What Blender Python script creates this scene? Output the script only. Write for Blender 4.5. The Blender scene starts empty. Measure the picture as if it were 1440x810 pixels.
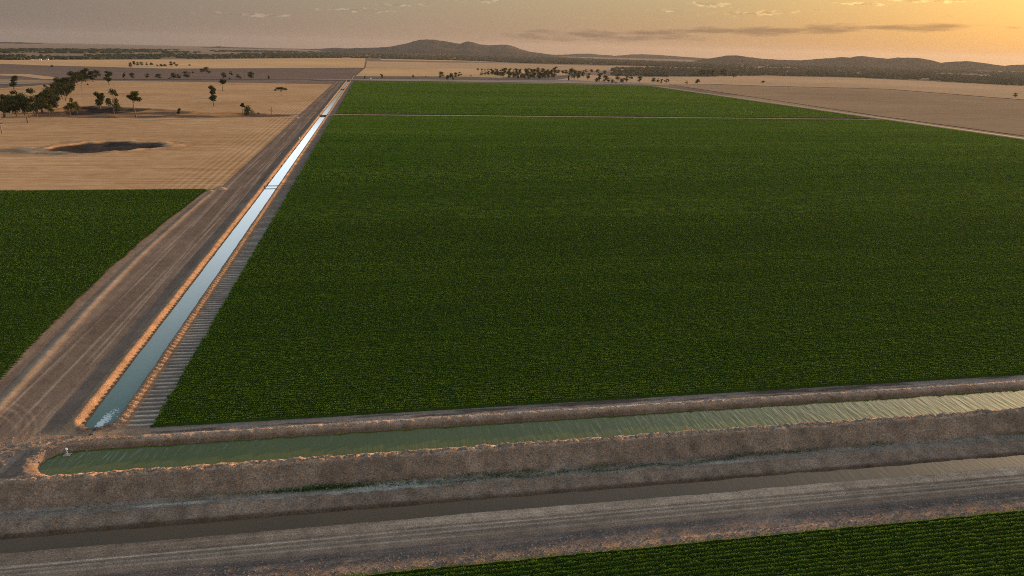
import bpy, math, random
import numpy as np
from mathutils import Matrix, Vector

rng = np.random.default_rng(7)
random.seed(7)
S = bpy.context.scene
C = S.collection

# ------------------------------------------------------------------ camera model
CAM_H = 75.0
PITCH, ROLL, YAW, FPX = 0.312995, 0.0249412, 0.183766, 1036.484
W0, H0 = 1440.0, 810.0
R_EARTH = 5.6e6                       # earth radius, a little reduced (lower air bends light)

fwd = np.array([math.sin(YAW)*math.cos(PITCH), math.cos(YAW)*math.cos(PITCH), -math.sin(PITCH)])
_r0 = np.array([math.cos(YAW), -math.sin(YAW), 0.0])
_u0 = np.cross(_r0, fwd)
RIGHT = _r0*math.cos(ROLL)+_u0*math.sin(ROLL)
UP = -_r0*math.sin(ROLL)+_u0*math.cos(ROLL)


def curve_z(x, y):
    return -(np.asarray(x)**2+np.asarray(y)**2)/(2*R_EARTH)


def ray(px, py):
    d = fwd+((px-W0/2)/FPX)*RIGHT-((py-H0/2)/FPX)*UP
    return d/np.linalg.norm(d)


def at(px, py, z=0.0):
    """ground point (x, y, z) seen at a photo position, on the curved plain plus z"""
    d = ray(px, py)
    qa = (d[0]**2+d[1]**2)/(2*R_EARTH); qb = d[2]; qc = CAM_H-z
    disc = qb*qb-4*qa*qc
    t = (-qb-math.sqrt(disc))/(2*qa) if disc > 0 and qb < 0 else 31000.0
    t = min(t, 31000.0)
    x, y = d[0]*t, d[1]*t
    return np.array([x, y, z-(x*x+y*y)/(2*R_EARTH)])


def px_size(p):
    """metres per photo pixel at ground point p"""
    return math.dist((p[0], p[1], p[2]), (0, 0, CAM_H))/FPX


# ------------------------------------------------------------------ noise
def _hash(ix, iy, seed):
    n = (ix.astype(np.int64)*374761393+iy.astype(np.int64)*668265263+seed*974711) & 0x7fffffff
    n = ((n ^ (n >> 13))*1274126177) & 0x7fffffff
    n = (n ^ (n >> 16)) & 0xffff
    return n/65535.0


def vnoise(x, y, seed=0):
    x = np.asarray(x, float); y = np.asarray(y, float)
    x, y = np.broadcast_arrays(x, y)
    ix = np.floor(x); iy = np.floor(y); fx = x-ix; fy = y-iy
    fx = fx*fx*(3-2*fx); fy = fy*fy*(3-2*fy)
    a = _hash(ix, iy, seed); b = _hash(ix+1, iy, seed)
    c = _hash(ix, iy+1, seed); d = _hash(ix+1, iy+1, seed)
    return (a*(1-fx)+b*fx)*(1-fy)+(c*(1-fx)+d*fx)*fy


def fbm(x, y, seed=0, octv=4):
    s = 0; a = 0.5; t = 0
    for k in range(octv):
        s = s+a*vnoise(np.asarray(x)*2**k, np.asarray(y)*2**k, seed+k*17); t += a; a *= 0.5
    return s/t


def sstep(a, b, x):
    t = np.clip((np.asarray(x, float)-a)/(b-a), 0, 1)
    return t*t*(3-2*t)


def in_poly(x, y, poly):
    ins = np.zeros(np.shape(x), bool)
    n = len(poly); j = n-1
    for i in range(n):
        xi, yi = poly[i][0], poly[i][1]; xj, yj = poly[j][0], poly[j][1]
        if yi != yj:
            c = ((yi > y) != (yj > y)) & (x < (xj-xi)*(y-yi)/(yj-yi)+xi)
            ins ^= c
        j = i
    return ins


_SN = {}


def sn(x, y, seed):
    """a scalar fbm read from a small table"""
    if seed not in _SN:
        g = np.arange(1024)/4.0
        _SN[seed] = fbm(*np.meshgrid(g, g), seed, 3)
    return _SN[seed][int(y*4) % 1024, int(x*4) % 1024]


# ------------------------------------------------------------------ object helpers
def link(o):
    C.objects.link(o); return o


def tag(o, label=None, cat=None, group=None, kind=None):
    if label: o['label'] = label
    if cat: o['category'] = cat
    if group: o['group'] = group
    if kind: o['kind'] = kind
    return o


def mesh_np(name, verts, faces, mat=None, parent=None, smooth=False, attrs=None):
    """verts (n,3); faces (m,k) int array with one k"""
    verts = np.ascontiguousarray(verts, np.float32); faces = np.ascontiguousarray(faces, np.int32)
    me = bpy.data.meshes.new(name)
    m, k = faces.shape
    me.vertices.add(len(verts)); me.vertices.foreach_set('co', verts.ravel())
    me.loops.add(m*k); me.loops.foreach_set('vertex_index', faces.ravel())
    me.polygons.add(m)
    me.polygons.foreach_set('loop_start', np.arange(0, m*k, k, dtype=np.int32))
    me.polygons.foreach_set('loop_total', np.full(m, k, np.int32))
    if smooth:
        me.polygons.foreach_set('use_smooth', np.ones(m, bool))
    for an, (typ, arr) in (attrs or {}).items():
        at_ = me.attributes.new(an, typ, 'POINT')
        if typ == 'FLOAT_COLOR':
            at_.data.foreach_set('color', np.ascontiguousarray(arr, np.float32).ravel())
        else:
            at_.data.foreach_set('value', np.ascontiguousarray(arr, np.float32).ravel())
    me.update(calc_edges=True)
    if mat: me.materials.append(mat)
    o = bpy.data.objects.new(name, me); link(o)
    if parent: o.parent = parent
    return o


def empty(name, loc=(0, 0, 0)):
    o = bpy.data.objects.new(name, None); o.location = loc; o.empty_display_size = 0.5
    return link(o)


class MB:
    """collects simple solids into one mesh"""
    def __init__(s): s.v = []; s.f = []

    def add(s, vs, fs):
        b = len(s.v); s.v += [tuple(v) for v in vs]; s.f += [tuple(i+b for i in f) for f in fs]

    def box(s, c, d, rz=0.0):
        x, y, z = d[0]/2, d[1]/2, d[2]/2
        cs, sn = math.cos(rz), math.sin(rz)
        vs = [(c[0]+cs*a-sn*b, c[1]+sn*a+cs*b, c[2]+e) for e in (-z, z) for a, b in ((-x, -y), (x, -y), (x, y), (-x, y))]
        s.add(vs, [(3, 2, 1, 0), (4, 5, 6, 7), (0, 1, 5, 4), (1, 2, 6, 5), (2, 3, 7, 6), (3, 0, 4, 7)])

    def tube(s, pts, rad, n=8):
        pts = [Vector(p) for p in pts]; rings = []
        for i, p in enumerate(pts):
            d = (pts[min(i+1, len(pts)-1)]-pts[max(i-1, 0)]).normalized()
            a = d.orthogonal().normalized(); b = d.cross(a)
            rings.append([p+(a*math.cos(2*math.pi*k/n)+b*math.sin(2*math.pi*k/n))*rad[i] for k in range(n)])
        vs = [v for r in rings for v in r]; fs = []
        for i in range(len(pts)-1):
            for k in range(n):
                fs.append((i*n+k, i*n+(k+1) % n, (i+1)*n+(k+1) % n, (i+1)*n+k))
        fs.append(tuple(range(n-1, -1, -1))); fs.append(tuple((len(pts)-1)*n+k for k in range(n)))
        s.add(vs, fs)

    def build(s, name, mat, parent=None, smooth=False):
        me = bpy.data.meshes.new(name); me.from_pydata(s.v, [], s.f); me.update()
        if smooth:
            me.polygons.foreach_set('use_smooth', [True]*len(me.polygons))
        me.materials.append(mat)
        o = bpy.data.objects.new(name, me); link(o)
        if parent: o.parent = parent
        return o


# ------------------------------------------------------------------ materials
class NT:
    def __init__(s, name):
        s.m = bpy.data.materials.new(name); s.m.use_nodes = True
        s.t = s.m.node_tree; s.t.nodes.clear()
        s.out = s.n('ShaderNodeOutputMaterial')

    def n(s, typ, **kw):
        nd = s.t.nodes.new(typ)
        for k, v in kw.items(): setattr(nd, k, v)
        return nd

    def l(s, a, b): s.t.links.new(a, b)

    def val(s, sock, v):
        if isinstance(v, bpy.types.NodeSocket): s.l(v, sock)
        else: sock.default_value = v

    def math(s, op, a, b=0.0, c=None, clamp=False):
        nd = s.n('ShaderNodeMath', operation=op, use_clamp=clamp)
        s.val(nd.inputs[0], a); s.val(nd.inputs[1], b)
        if c is not None: s.val(nd.inputs[2], c)
        return nd.outputs[0]

    def pos(s):
        return s.n('ShaderNodeNewGeometry').outputs['Position']

    def map(s, vec, scale):
        nd = s.n('ShaderNodeMapping'); s.l(vec, nd.inputs['Vector'])
        nd.inputs['Scale'].default_value = scale
        return nd.outputs[0]

    def noise(s, vec, scale=1.0, detail=4.0, rough=0.55, dist=0.0):
        nd = s.n('ShaderNodeTexNoise'); s.l(vec, nd.inputs['Vector'])
        nd.inputs['Scale'].default_value = scale; nd.inputs['Detail'].default_value = detail
        nd.inputs['Roughness'].default_value = rough; nd.inputs['Distortion'].default_value = dist
        return nd.outputs['Fac']

    def ramp(s, fac, stops):
        nd = s.n('ShaderNodeValToRGB'); s.l(fac, nd.inputs[0])
        e = nd.color_ramp.elements
        while len(e) > 1: e.remove(e[-1])
        e[0].position = stops[0][0]; c = stops[0][1]; e[0].color = (*c, 1) if not isinstance(c, float) else (c, c, c, 1)
        for p, c in stops[1:]:
            k = e.new(p); k.color = (*c, 1) if not isinstance(c, float) else (c, c, c, 1)
        return nd.outputs[0]

    def mix(s, fac, a, b, blend='MIX'):
        nd = s.n('ShaderNodeMix', data_type='RGBA', blend_type=blend)
        s.val(nd.inputs[0], fac)
        for i, v in ((6, a), (7, b)):
            if isinstance(v, tuple): v = (*v, 1) if len(v) == 3 else v
            s.val(nd.inputs[i], v)
        return nd.outputs[2]

    def bsdf(s, color, rough=0.9, spec=0.3, **kw):
        b = s.n('ShaderNodeBsdfPrincipled')
        if isinstance(color, tuple): color = (*color, 1)
        s.val(b.inputs['Base Color'], color); s.val(b.inputs['Roughness'], rough)
        s.val(b.inputs['Specular IOR Level'], spec)
        for k, v in kw.items(): s.val(b.inputs[k.replace('_', ' ')], v)
        s.l(b.outputs[0], s.out.inputs[0])
        return b

    def bump(s, b, h, strength=0.5, dist=0.1):
        nd = s.n('ShaderNodeBump'); nd.inputs['Strength'].default_value = strength
        nd.inputs['Distance'].default_value = dist
        s.l(h, nd.inputs['Height']); s.l(nd.outputs[0], b.inputs['Normal'])


def soil_material(name, streak=None, grain=1.0, bump=0.35, contrast=1.0):
    """earth whose colour comes from the 'tint' map, broken up by clods, dust and (optionally) streaks along an axis"""
    t = NT(name); p = t.pos()
    a = t.n('ShaderNodeAttribute', attribute_name='tint').outputs['Color']
    fine = t.noise(p, 3.6*grain, 6, 0.75)
    mid = t.noise(p, 0.33*grain, 4, 0.6)
    big = t.noise(p, 0.045, 3, 0.5)
    f1 = t.ramp(fine, [(0.30, 1-0.50*contrast), (0.5, 1.0), (0.70, 1+0.55*contrast)])
    f2 = t.ramp(mid, [(0.28, 1-0.22*contrast), (0.5, 1.0), (0.75, 1+0.20*contrast)])
    f3 = t.ramp(big, [(0.3, 0.86), (0.7, 1.12)])
    c = t.mix(1.0, a, f1, 'MULTIPLY'); c = t.mix(1.0, c, f2, 'MULTIPLY'); c = t.mix(1.0, c, f3, 'MULTIPLY')
    c = t.mix(1.0, c, (1.05, 1.0, 0.91), 'MULTIPLY')
    if streak:
        s1 = t.noise(t.map(p, streak), 1.0, 4, 0.65)
        f4 = t.ramp(s1, [(0.3, 0.68), (0.48, 1.0), (0.56, 0.95), (0.72, 1.38)])
        c = t.mix(1.0, c, f4, 'MULTIPLY')
    b = t.bsdf(c, 1.0, 0.0)
    if bump:
        nb = t.noise(p, 1.5*grain, 6, 0.7)
        t.bump(b, nb, bump, 0.38)
    return t.m


def simple_material(name, color, rough=0.7, spec=0.3, var=0.25, scale=3.0, **kw):
    t = NT(name); p = t.n('ShaderNodeTexCoord').outputs['Object']
    f = t.ramp(t.noise(p, scale, 4, 0.6), [(0.3, 1-var), (0.7, 1+var)])
    t.bsdf(t.mix(1.0, color, f, 'MULTIPLY'), rough, spec, **kw)
    return t.m


def leaf_material(name, cols, transl=0.3, scale=0.12, stretch=(1, 1, 1), rough=0.6, leaf_scale=7.0):
    """foliage: dark to light leaves, drifting in tone over the field or crown, lit through from behind"""
    t = NT(name); p = t.pos()
    n1 = t.noise(t.map(p, stretch), scale, 4, 0.6)
    n2 = t.noise(p, leaf_scale, 2, 0.6)
    f = t.math('ADD', t.math('MULTIPLY', n1, 0.55), t.math('MULTIPLY', n2, 0.45))
    c = t.ramp(f, [(0.34, cols[0]), (0.5, cols[1]), (0.66, cols[2])])
    b = t.bsdf(c, rough, 0.0)
    tr = t.n('ShaderNodeBsdfTranslucent'); t.l(c, tr.inputs[0])
    mx = t.n('ShaderNodeMixShader'); mx.inputs[0].default_value = transl
    t.l(b.outputs[0], mx.inputs[1]); t.l(tr.outputs[0], mx.inputs[2]); t.l(mx.outputs[0], t.out.inputs[0])
    return t.m


def field_material(name, cols, row=(0.02, 0.6, 1), big=0.004, rowamp=0.35, bump=0.5):
    """stubble and fallow: long drill rows plus broad patches"""
    t = NT(name); p = t.pos()
    r = t.noise(t.map(p, row), 1.0, 4, 0.7)
    g = t.noise(p, big, 4, 0.55)
    m = t.noise(p, big*12, 3, 0.6)
    f = t.math('ADD', t.math('MULTIPLY', r, rowamp), t.math('MULTIPLY', g, 0.75-rowamp))
    f = t.math('ADD', f, t.math('MULTIPLY', m, 0.25))
    c = t.ramp(f, [(0.36, cols[0]), (0.5, cols[1]), (0.64, cols[2])])
    b = t.bsdf(c, 1.0, 0.0)
    if bump:
        t.bump(b, r, bump, 0.4)
    return t.m


def water_material(name, base, rough, wave, wave_strength, wave_dir=None, wave_len=1.3):
    t = NT(name); p = t.pos()
    n = t.noise(p, 0.06, 3, 0.5)
    c = t.mix(n, tuple(k*0.82 for k in base), tuple(k*1.15 for k in base))
    b = t.bsdf(c, rough, 0.5, IOR=1.333)
    h = t.noise(p, wave, 3, 0.55)
    if wave_dir is not None:
        mp = t.n('ShaderNodeMapping'); t.l(p, mp.inputs['Vector'])
        mp.inputs['Rotation'].default_value = (0, 0, wave_dir)
        st = t.map(mp.outputs[0], (1/wave_len, 0.16/wave_len, 1))
        h2 = t.noise(st, 1.0, 2, 0.5, 0.35)
        h = t.math('ADD', t.math('MULTIPLY', h, 0.12), h2)
    t.bump(b, h, wave_strength, 0.25)
    return t.m


# earth colours (albedo, linear)
GREY = np.array([0.175, 0.138, 0.122])
DUST = np.array([0.265, 0.208, 0.172])
PALE = np.array([0.400, 0.335, 0.290])
BROWN = np.array([0.165, 0.120, 0.095])
DARK = np.array([0.070, 0.055, 0.047])
RED = np.array([0.300, 0.195, 0.130])
SALT = np.array([0.400, 0.390, 0.370])
GREEN = np.array([0.050, 0.080, 0.028])
STRAW = np.array([0.500, 0.350, 0.205])

M = {}
M['bank'] = soil_material('bank_earth', None, 1.0, 0.42, 1.4)
M['road'] = soil_material('road_earth', (1.1, 0.012, 1), 0.7, 0.25, 0.7)
M['track'] = soil_material('track_earth', (0.012, 1.3, 1), 1.0, 0.5, 1.15)
M['ground'] = soil_material('plain_earth', None, 0.8, 0.3, 0.8)
M['headland'] = soil_material('headland_earth', None, 1.0, 0.3, 0.7)
def stubble_material(name, cols):
    """straw with drill rows, wide harvester swaths and headland passes beside the road"""
    t = NT(name); p = t.pos()
    sep = t.n('ShaderNodeSeparateXYZ'); t.l(p, sep.inputs[0])
    r = t.noise(t.map(p, (0.014, 0.30, 1)), 1.0, 5, 0.72)
    g = t.noise(p, 0.007, 4, 0.55); m = t.noise(p, 0.09, 4, 0.65)
    wob = t.math('MULTIPLY', t.noise(t.map(p, (0.01, 0.02, 1)), 1.0, 2, 0.5), 9.0)
    sw = t.math('SINE', t.math('MULTIPLY', t.math('ADD', sep.outputs[1], wob), 2*math.pi/11.0))
    sx = t.math('SINE', t.math('MULTIPLY', t.math('ADD', sep.outputs[0], t.math('MULTIPLY', wob, 0.1)), 2*math.pi/4.2))
    near = t.math('MULTIPLY', t.math('GREATER_THAN', sep.outputs[0], -128.0), t.math('MULTIPLY', t.math('ADD', sep.outputs[0], 128.0), 0.03), clamp=True)
    f = t.math('ADD', t.math('MULTIPLY', r, 0.48), t.math('MULTIPLY', g, 0.27)); f = t.math('ADD', f, t.math('MULTIPLY', m, 0.25))
    f = t.math('ADD', f, t.math('MULTIPLY', t.math('POWER', t.math('ABSOLUTE', sw), 8.0), -0.045))
    f = t.math('ADD', f, t.math('MULTIPLY', t.math('MULTIPLY', sx, near), 0.06))
    c = t.ramp(f, [(0.34, cols[0]), (0.49, cols[1]), (0.64, cols[2])])
    b = t.bsdf(c, 1.0, 0.0); t.bump(b, r, 0.6, 0.4)
    return t.m


M['stubble'] = stubble_material('straw_stubble', [(0.25, 0.148, 0.075), (0.42, 0.265, 0.142), (0.57, 0.385, 0.225)])


# ------------------------------------------------------------------ terrain near the camera
CX, CHW = -58.2, 2.85             # supply canal: centre line x, half width of water
BY, BHW = 133.7, 4.6              # lower canal: centre line y, half width
WZ_SUPPLY, WZ_LOWER, WZ_DRAIN = -0.6, -0.7, -4.6
SUPPLY_N = 1742.0

PY = np.array([60, 97.5, 99.6, 100.8, 102.4, 109.4, 110.3, 111.0, 112.5, 113.2, 116.2, 117.0, 117.5, 119.8, 120.3, 122.0, 122.5, 125.5, 126.1, 127.4, 128.3])
PZ = np.array([-3., -3., -2.99, -2.97, -3.04, -3.12, -2.98, -3.2, -4.62, -5.2, -5.2, -4.62, -4.15, -3.2, -3.0, -2.95, -2.65, 0.30, 0.62, 0.70, 0.45])
SB = np.array([0, 3.6, 4.6, 5.3, 6.1, 6.9, 7.8, 9.8, 40])          # distance from lower canal's centre line
SBZ = np.array([-1.5, -1.5, -0.7, 0.0, 0.36, 0.42, 0.16, 0.0, 0.0])
SW = np.array([0, 2.0, 2.85, 3.1, 4.5, 5.0, 6.0, 6.8, 40])         # supply canal, west side
SWZ = np.array([-1.4, -1.4, -0.6, -0.3, 0.54, 0.56, 0.10, 0.0, 0.0])
SE = np.array([0, 2.0, 2.85, 3.15, 3.75, 4.3, 5.0, 5.5, 40])         # supply canal, east side
SEZ = np.array([-1.4, -1.4, -0.6, -0.25, 0.42, 0.55, 0.25, 0.02, 0.0])

PIT_C = tuple(at(151, 206.5)[:2])


def pit_coords(X, Y):
    return X-PIT_C[0], Y-PIT_C[1]


def pit_r(X, Y):
    """normalised distances from the pit's middle and from the shallow scrape in front of it"""
    u, v = pit_coords(X, Y)
    wn = fbm(X*0.03, Y*0.03, 21, 3)-0.5
    r = np.sqrt((u/40.0)**2+((v-u*0.12)/31.0)**2)+wn*0.9+(fbm(X*0.11, Y*0.09, 24, 3)-0.5)*0.45
    r2 = np.sqrt(((u+32)/46.0)**2+((v+33+u*0.1)/17.0)**2)+wn*0.8
    return r, r2, wn


def height(X, Y):
    wob = (fbm(X*0.05, Y*0.02+9, 3, 3)-0.5)*0.9+(fbm(X*0.35, Y*0.05+3, 5, 3)-0.5)*0.5
    Z = np.zeros_like(X)
    # foreground, drain, embankment: a section along y
    Yw = Y+wob*sstep(127.5, 124, Y)*sstep(99, 102, Y)
    zs = np.interp(Yw, PY, PZ)
    # lower canal, a long trough with a rounded west end
    dxw = np.minimum(X+59.0, 0)
    rho = np.hypot(dxw, Y-BY)+wob*0.30+(fbm(X*1.1, Y*1.1, 8, 3)-0.5)*0.35
    zc = np.interp(rho, SB, SBZ)
    # land south of canal crest uses the section, north of it the trough
    k = sstep(126.6, 128.2, Y)
    endl = sstep(-64.0, -71.0, X)                # west of the trough's end the crest fades to road level
    zs2 = np.where(Y > 125.5, zs*(1-endl)+np.minimum(zs, 0.35)*endl, zs)
    Z = zs2*(1-k)+zc*k
    # supply canal
    dy = np.minimum(Y-149.5, 0)
    rs = np.hypot(X-CX, dy)+(fbm(X*0.3, Y*0.14, 11, 3)-0.5)*0.3
    zw = np.interp(rs, SW, SWZ); ze = np.interp(rs, SE, SEZ)
    zsup = np.where(X < CX, zw, ze)
    south = sstep(149.0, 143.5, Y)
    zsup = np.where(zsup > 0, zsup*(1-0.75*south), zsup)
    mound = np.exp(-((rs-4.4)/0.9)**2)*(X > CX)*sstep(145.5, 147.5, Y)
    zsup = zsup+mound*0.26*np.cos(Y*math.pi+(fbm(X*0.3, Y*0.3, 12, 2)-0.5)*2.5)*sstep(900, 500, Y)
    use = sstep(140.8, 143.0, Y)*(np.abs(X-CX) < 9)
    Z = Z*(1-use)+zsup*use
    # furrows on the headland strip between supply canal and crop
    hl = sstep(-53.0, -52.2, X)*sstep(-46.0, -47.2, X)*sstep(144.4, 145.6, Y)*sstep(520, 380, Y)
    Z = Z+hl*0.13*np.cos(Y*math.pi)
    # low pale berm on the west side of the road
    xb = np.interp(Y, [120, 159, 184, 237, 298, 410], [-79, -81.2, -82.6, -85.2, -87.2, -86.3])+(fbm(Y*0.03, Y*0, 14, 3)-0.5)*0.9
    Z = Z+0.22*np.exp(-((X-xb)/1.2)**2)*sstep(126, 140, Y)*sstep(416, 408, Y)
    # culvert crossings on the supply canal
    for yc, hw in ((870.0, 5.0), (1410.0, 7.0)):
        kk = np.exp(-((Y-yc)/hw)**6)*(np.abs(X-CX) < 9)
        Z = Z*(1-kk)+0.15*kk
    Z = np.where(Y > SUPPLY_N, np.maximum(Z, 0), Z)
    # excavated pit in the stubble
    r, r2, wn = pit_r(X, Y)
    Z = Z-1.2*sstep(1.05, 0.6, r)*(0.7+0.9*fbm(X*0.05, Y*0.04, 23, 3))+(0.55+1.6*wn)*np.exp(-((r-1.10)/0.10)**2)
    Z = Z-1.0*sstep(1.0, 0.5, r2)*sstep(0.95, 1.1, r)+0.4*np.exp(-((r2-1.1)/0.15)**2)*sstep(0.95, 1.1, r)
    # hollow north of the field track, by the tree clump
    Z = Z-2.0*sstep(0, 10, HOLLOW_D(X, Y))
    # roughness: clods on banks, gentle elsewhere
    bankm = sstep(99, 101, Y)*sstep(141.5, 140, Y)*(1-np.exp(-((Y-121.1)/1.0)**2)*0.75)
    rough = 0.035+0.36*bankm*sstep(117.3, 118.0, Y)+0.05*sstep(100, 101, Y)*sstep(104, 103, Y)
    crest = sstep(124.6, 126.2, Y)*sstep(128.6, 127.8, Y)
    rough = rough+0.30*crest
    Z = Z+rough*(fbm(X*0.8, Y*0.8, 31, 4)-0.5)*1.7*sstep(420, 300, Y)
    gully = (np.abs(fbm(X*0.45, Y*0.06, 33, 3)-0.5)*2)
    Z = Z-0.35*gully*sstep(122.3, 123.2, Y)*sstep(126.0, 124.8, Y)-0.16*gully*sstep(117.3, 118, Y)*sstep(120.2, 119.2, Y)
    return Z+curve_z(X, Y)


HOL = [at(*q)[:2] for q in ((86, 151), (128, 148.5), (180, 151.3), (216, 153.2), (196, 157), (150, 161), (85, 162.5))]


STRIP = [at(*q)[:2] for q in ((60, 156), (90, 150.5), (128, 148), (216, 152.8), (262, 156), (300, 158.6), (322, 156.6), (346, 157.4), (400, 161.2), (418, 163.5), (380, 164.6), (200, 166), (110, 165.6), (40, 163.5))]


def HOLLOW_D(X, Y):
    """rough distance inside the hollow's outline (0 outside)"""
    d = np.full(np.shape(X), 1e9)
    n = len(HOL)
    for i in range(n):
        a = HOL[i]; b = HOL[(i+1) % n]
        ab = b-a; L = ab@ab
        t = np.clip(((X-a[0])*ab[0]+(Y-a[1])*ab[1])/L, 0, 1)
        d = np.minimum(d, np.hypot(X-a[0]-t*ab[0], Y-a[1]-t*ab[1]))
    return np.where(in_poly(X, Y, HOL), d, 0.0)


def lines(*segs):
    out = [segs[0][0]]
    for a, b, s in segs:
        n = max(1, int(round((b-a)/s))); out += list(np.linspace(a, b, n+1)[1:])
    return np.array(out)


def grow(a, b, s0, f):
    out = [a]; s = s0
    while out[-1] < b:
        out.append(min(b, out[-1]+s)); s *= f
    return np.array(out)


FAR = 34000.0
gx = np.concatenate([-grow(460, FAR, 6, 1.16)[::-1], lines((-460, -112, 2.0), (-112, -45, 0.32), (-45, 175, 0.4))[1:], grow(175, FAR, 0.8, 1.13)[1:]])
gy = np.concatenate([-grow(20, FAR, 8, 1.3)[::-1], lines((-20, 95, 2.5), (95, 146, 0.24), (146, 262, 0.34), (262, 425, 0.52), (425, 920, 2.2))[1:], grow(920, FAR, 4, 1.09)[1:]])
GX, GY = np.meshgrid(gx, gy)
GZ = height(GX, GY)


def tint_map(X, Y):
    n1 = fbm(X*0.09, Y*0.09, 41, 4)[..., None]; n2 = fbm(X*0.5, Y*0.5, 43, 4)[..., None]
    T = GREY*(0.8+0.4*n1)+0*X[..., None]

    def paint(col, m):
        nonlocal T
        m = np.clip(m, 0, 1)[..., None]
        T = T*(1-m)+np.asarray(col)*m
    # plain beyond everything
    paint(DUST*0.9, sstep(1742, 1760, Y))
    # crop soil
    paint(BROWN*0.7, (X > -47.3)*(Y > 144.2)*(Y < 1742)*(X < 645)*1.0)
    paint(BROWN*0.9, (X < -90)*(Y < 412)*(Y > 140)*1.0)
    paint(PALE*1.15, (X > -50)*(X < 645)*sstep(867.5, 869, Y)*sstep(881, 879.5, Y))
    # road, brown worn middle with pale ruts
    rd = sstep(-88, -86, X)*sstep(-65.5, -66.5, X)*sstep(127, 133, Y)
    paint(GREY*0.92, rd)
    paint(np.array([0.155, 0.122, 0.104]), rd*np.exp(-((X+76+1.2*np.sin(Y*0.012))/4.2)**2)*(0.45+0.7*n1[..., 0]))
    paint(DUST*1.0, rd*np.exp(-((X+81.2)/1.2)**2)*0.7*fbm(X*0.2, Y*0.02, 45, 2))
    for xr in (-68.3, -70.0, -71.9, -73.4, -78.7, -80.3):
        paint(PALE*0.85, rd*np.exp(-((X-xr-0.6*np.sin(Y*0.02+xr))/0.28)**2)*0.8*sstep(0.25, 0.6, fbm(X*0.1+xr, Y*0.03, 46, 2)))
    # turning arcs near the corner
    for (ax, ay, ar) in ((-88, 140, 16.5), (-89, 141, 19), (-86, 146, 13), (-60, 124, 17), (-95, 138, 27)):
        rr = np.hypot(X-ax, Y-ay)
        paint(PALE*0.8, rd*sstep(178, 160, Y)*np.exp(-((rr-ar)/0.3)**2)*0.4)
        paint(BROWN*0.9, rd*sstep(178, 160, Y)*np.exp(-((rr-ar-0.7)/0.3)**2)*0.4)
    # pale berm, rough verge between road and west crop
    xb = np.interp(Y, [120, 159, 184, 237, 298, 410], [-79, -81.2, -82.6, -85.2, -87.2, -86.3])
    paint(PALE*np.array([0.98, 0.90, 0.80])*0.9, np.exp(-((X-xb)/1.5)**2)*sstep(126, 140, Y)*sstep(416, 408, Y)*(0.5+0.7*n2[..., 0]))
    paint(DUST*np.array([1.0, .93, .84]), sstep(-93, -91, X)*sstep(-85.5, -87, X)*sstep(140, 150, Y)*sstep(416, 408, Y)*(0.35+0.5*n2[..., 0]))
    # headland furrow strip
    hl = sstep(-53.4, -52.8, X)*sstep(-46.6, -47.2, X)*sstep(144.0, 145.0, Y)
    paint(np.array([0.155, 0.135, 0.126]), hl*(Y < SUPPLY_N))
    paint(np.array([0.44, 0.39, 0.355]), hl*sstep(0.25, 0.8, np.cos(Y*math.pi+0.5*(n2[..., 0]-0.5)))*sstep(460, 250, Y)*(0.35+0.5*n2[..., 0]+0.35*_hash(np.floor((Y+1)/2), np.floor(Y*0), 77))*sstep(-52.8+1.6*_hash(np.floor((Y+1)/2), np.floor(Y*0), 78)-0.5, -52.3+1.6*_hash(np.floor((Y+1)/2), np.floor(Y*0), 78), X))
    # canal banks
    sup = (np.abs(X-CX) < 6.2)*(Y > 143)*(Y < SUPPLY_N)
    paint(RED*1.0, sup*sstep(2.6, 3.0, np.abs(X-CX))*(0.55+0.5*n2[..., 0]))
    dark = (np.abs(X-CX) < 3.4)*(Y > 144)*1.0
    paint(BROWN*0.8, dark*sup)
    # soil between the canals: orange brown, trampled
    mid = sstep(-78, -66, X)*sstep(136.5, 139.5, Y)*sstep(146.5, 143.5, Y)
    paint(DUST*np.array([1.05, 0.95, 0.85]), mid*(0.45+0.6*n2[..., 0]))
    # strip along the crop's south edge
    st = sstep(-50, -44, X)*sstep(139.2, 140.2, Y)*sstep(145, 144.2, Y)
    paint(np.array([0.275, 0.225, 0.205]), st)
    paint(GREY*0.7, st*sstep(0.52, 0.68, fbm(X*0.10, Y*0.9, 47, 3))*sstep(140.6, 141.6, Y))
    paint(PALE*np.array([1.1, 0.95, 0.82]), st*np.exp(-((Y-140.4)/0.5)**2)*0.8)  # rim tint lightened to carry sunlight in the colour
    # lower canal banks and crest
    paint(BROWN*0.75, sstep(139.4, 138.6, Y)*sstep(137, 138, Y)*sstep(-62, -58, X))
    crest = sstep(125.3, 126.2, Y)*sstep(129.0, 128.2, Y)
    paint(PALE*np.array([1.05, 0.86, 0.70]), crest*(0.45+0.7*n2[..., 0]))  # crest painted paler and warmer, standing in for low sun on it
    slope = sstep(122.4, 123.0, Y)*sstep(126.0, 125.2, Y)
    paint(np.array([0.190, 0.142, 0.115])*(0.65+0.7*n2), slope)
    # bench: pale silt, salt and green weeds at the embankment's foot
    bench = sstep(119.9, 120.4, Y)*sstep(122.5, 122.0, Y)
    paint(np.array([0.215, 0.185, 0.165]), bench)
    sm = sstep(0.42, 0.62, fbm(X*0.045, Y*0.35, 51, 4))*sstep(-36, -12, X)*sstep(112, 40, X)
    paint(SALT*np.array([0.92, 0.98, 0.98]), bench*sm*0.85)
    paint(SALT*0.95, bench*np.exp(-((Y-120.9)/0.3)**2)*sstep(-46, -44, X)*sstep(-30, -34, X))
    paint(GREEN*2.2, 0.35*sstep(120.2, 121, Y)*sstep(122.2, 121.5, Y)*sstep(0.52, 0.66, fbm(X*0.12, Y*0.8, 52, 3))*sstep(-5, 12, X)*sstep(70, 40, X)*0.75)
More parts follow.
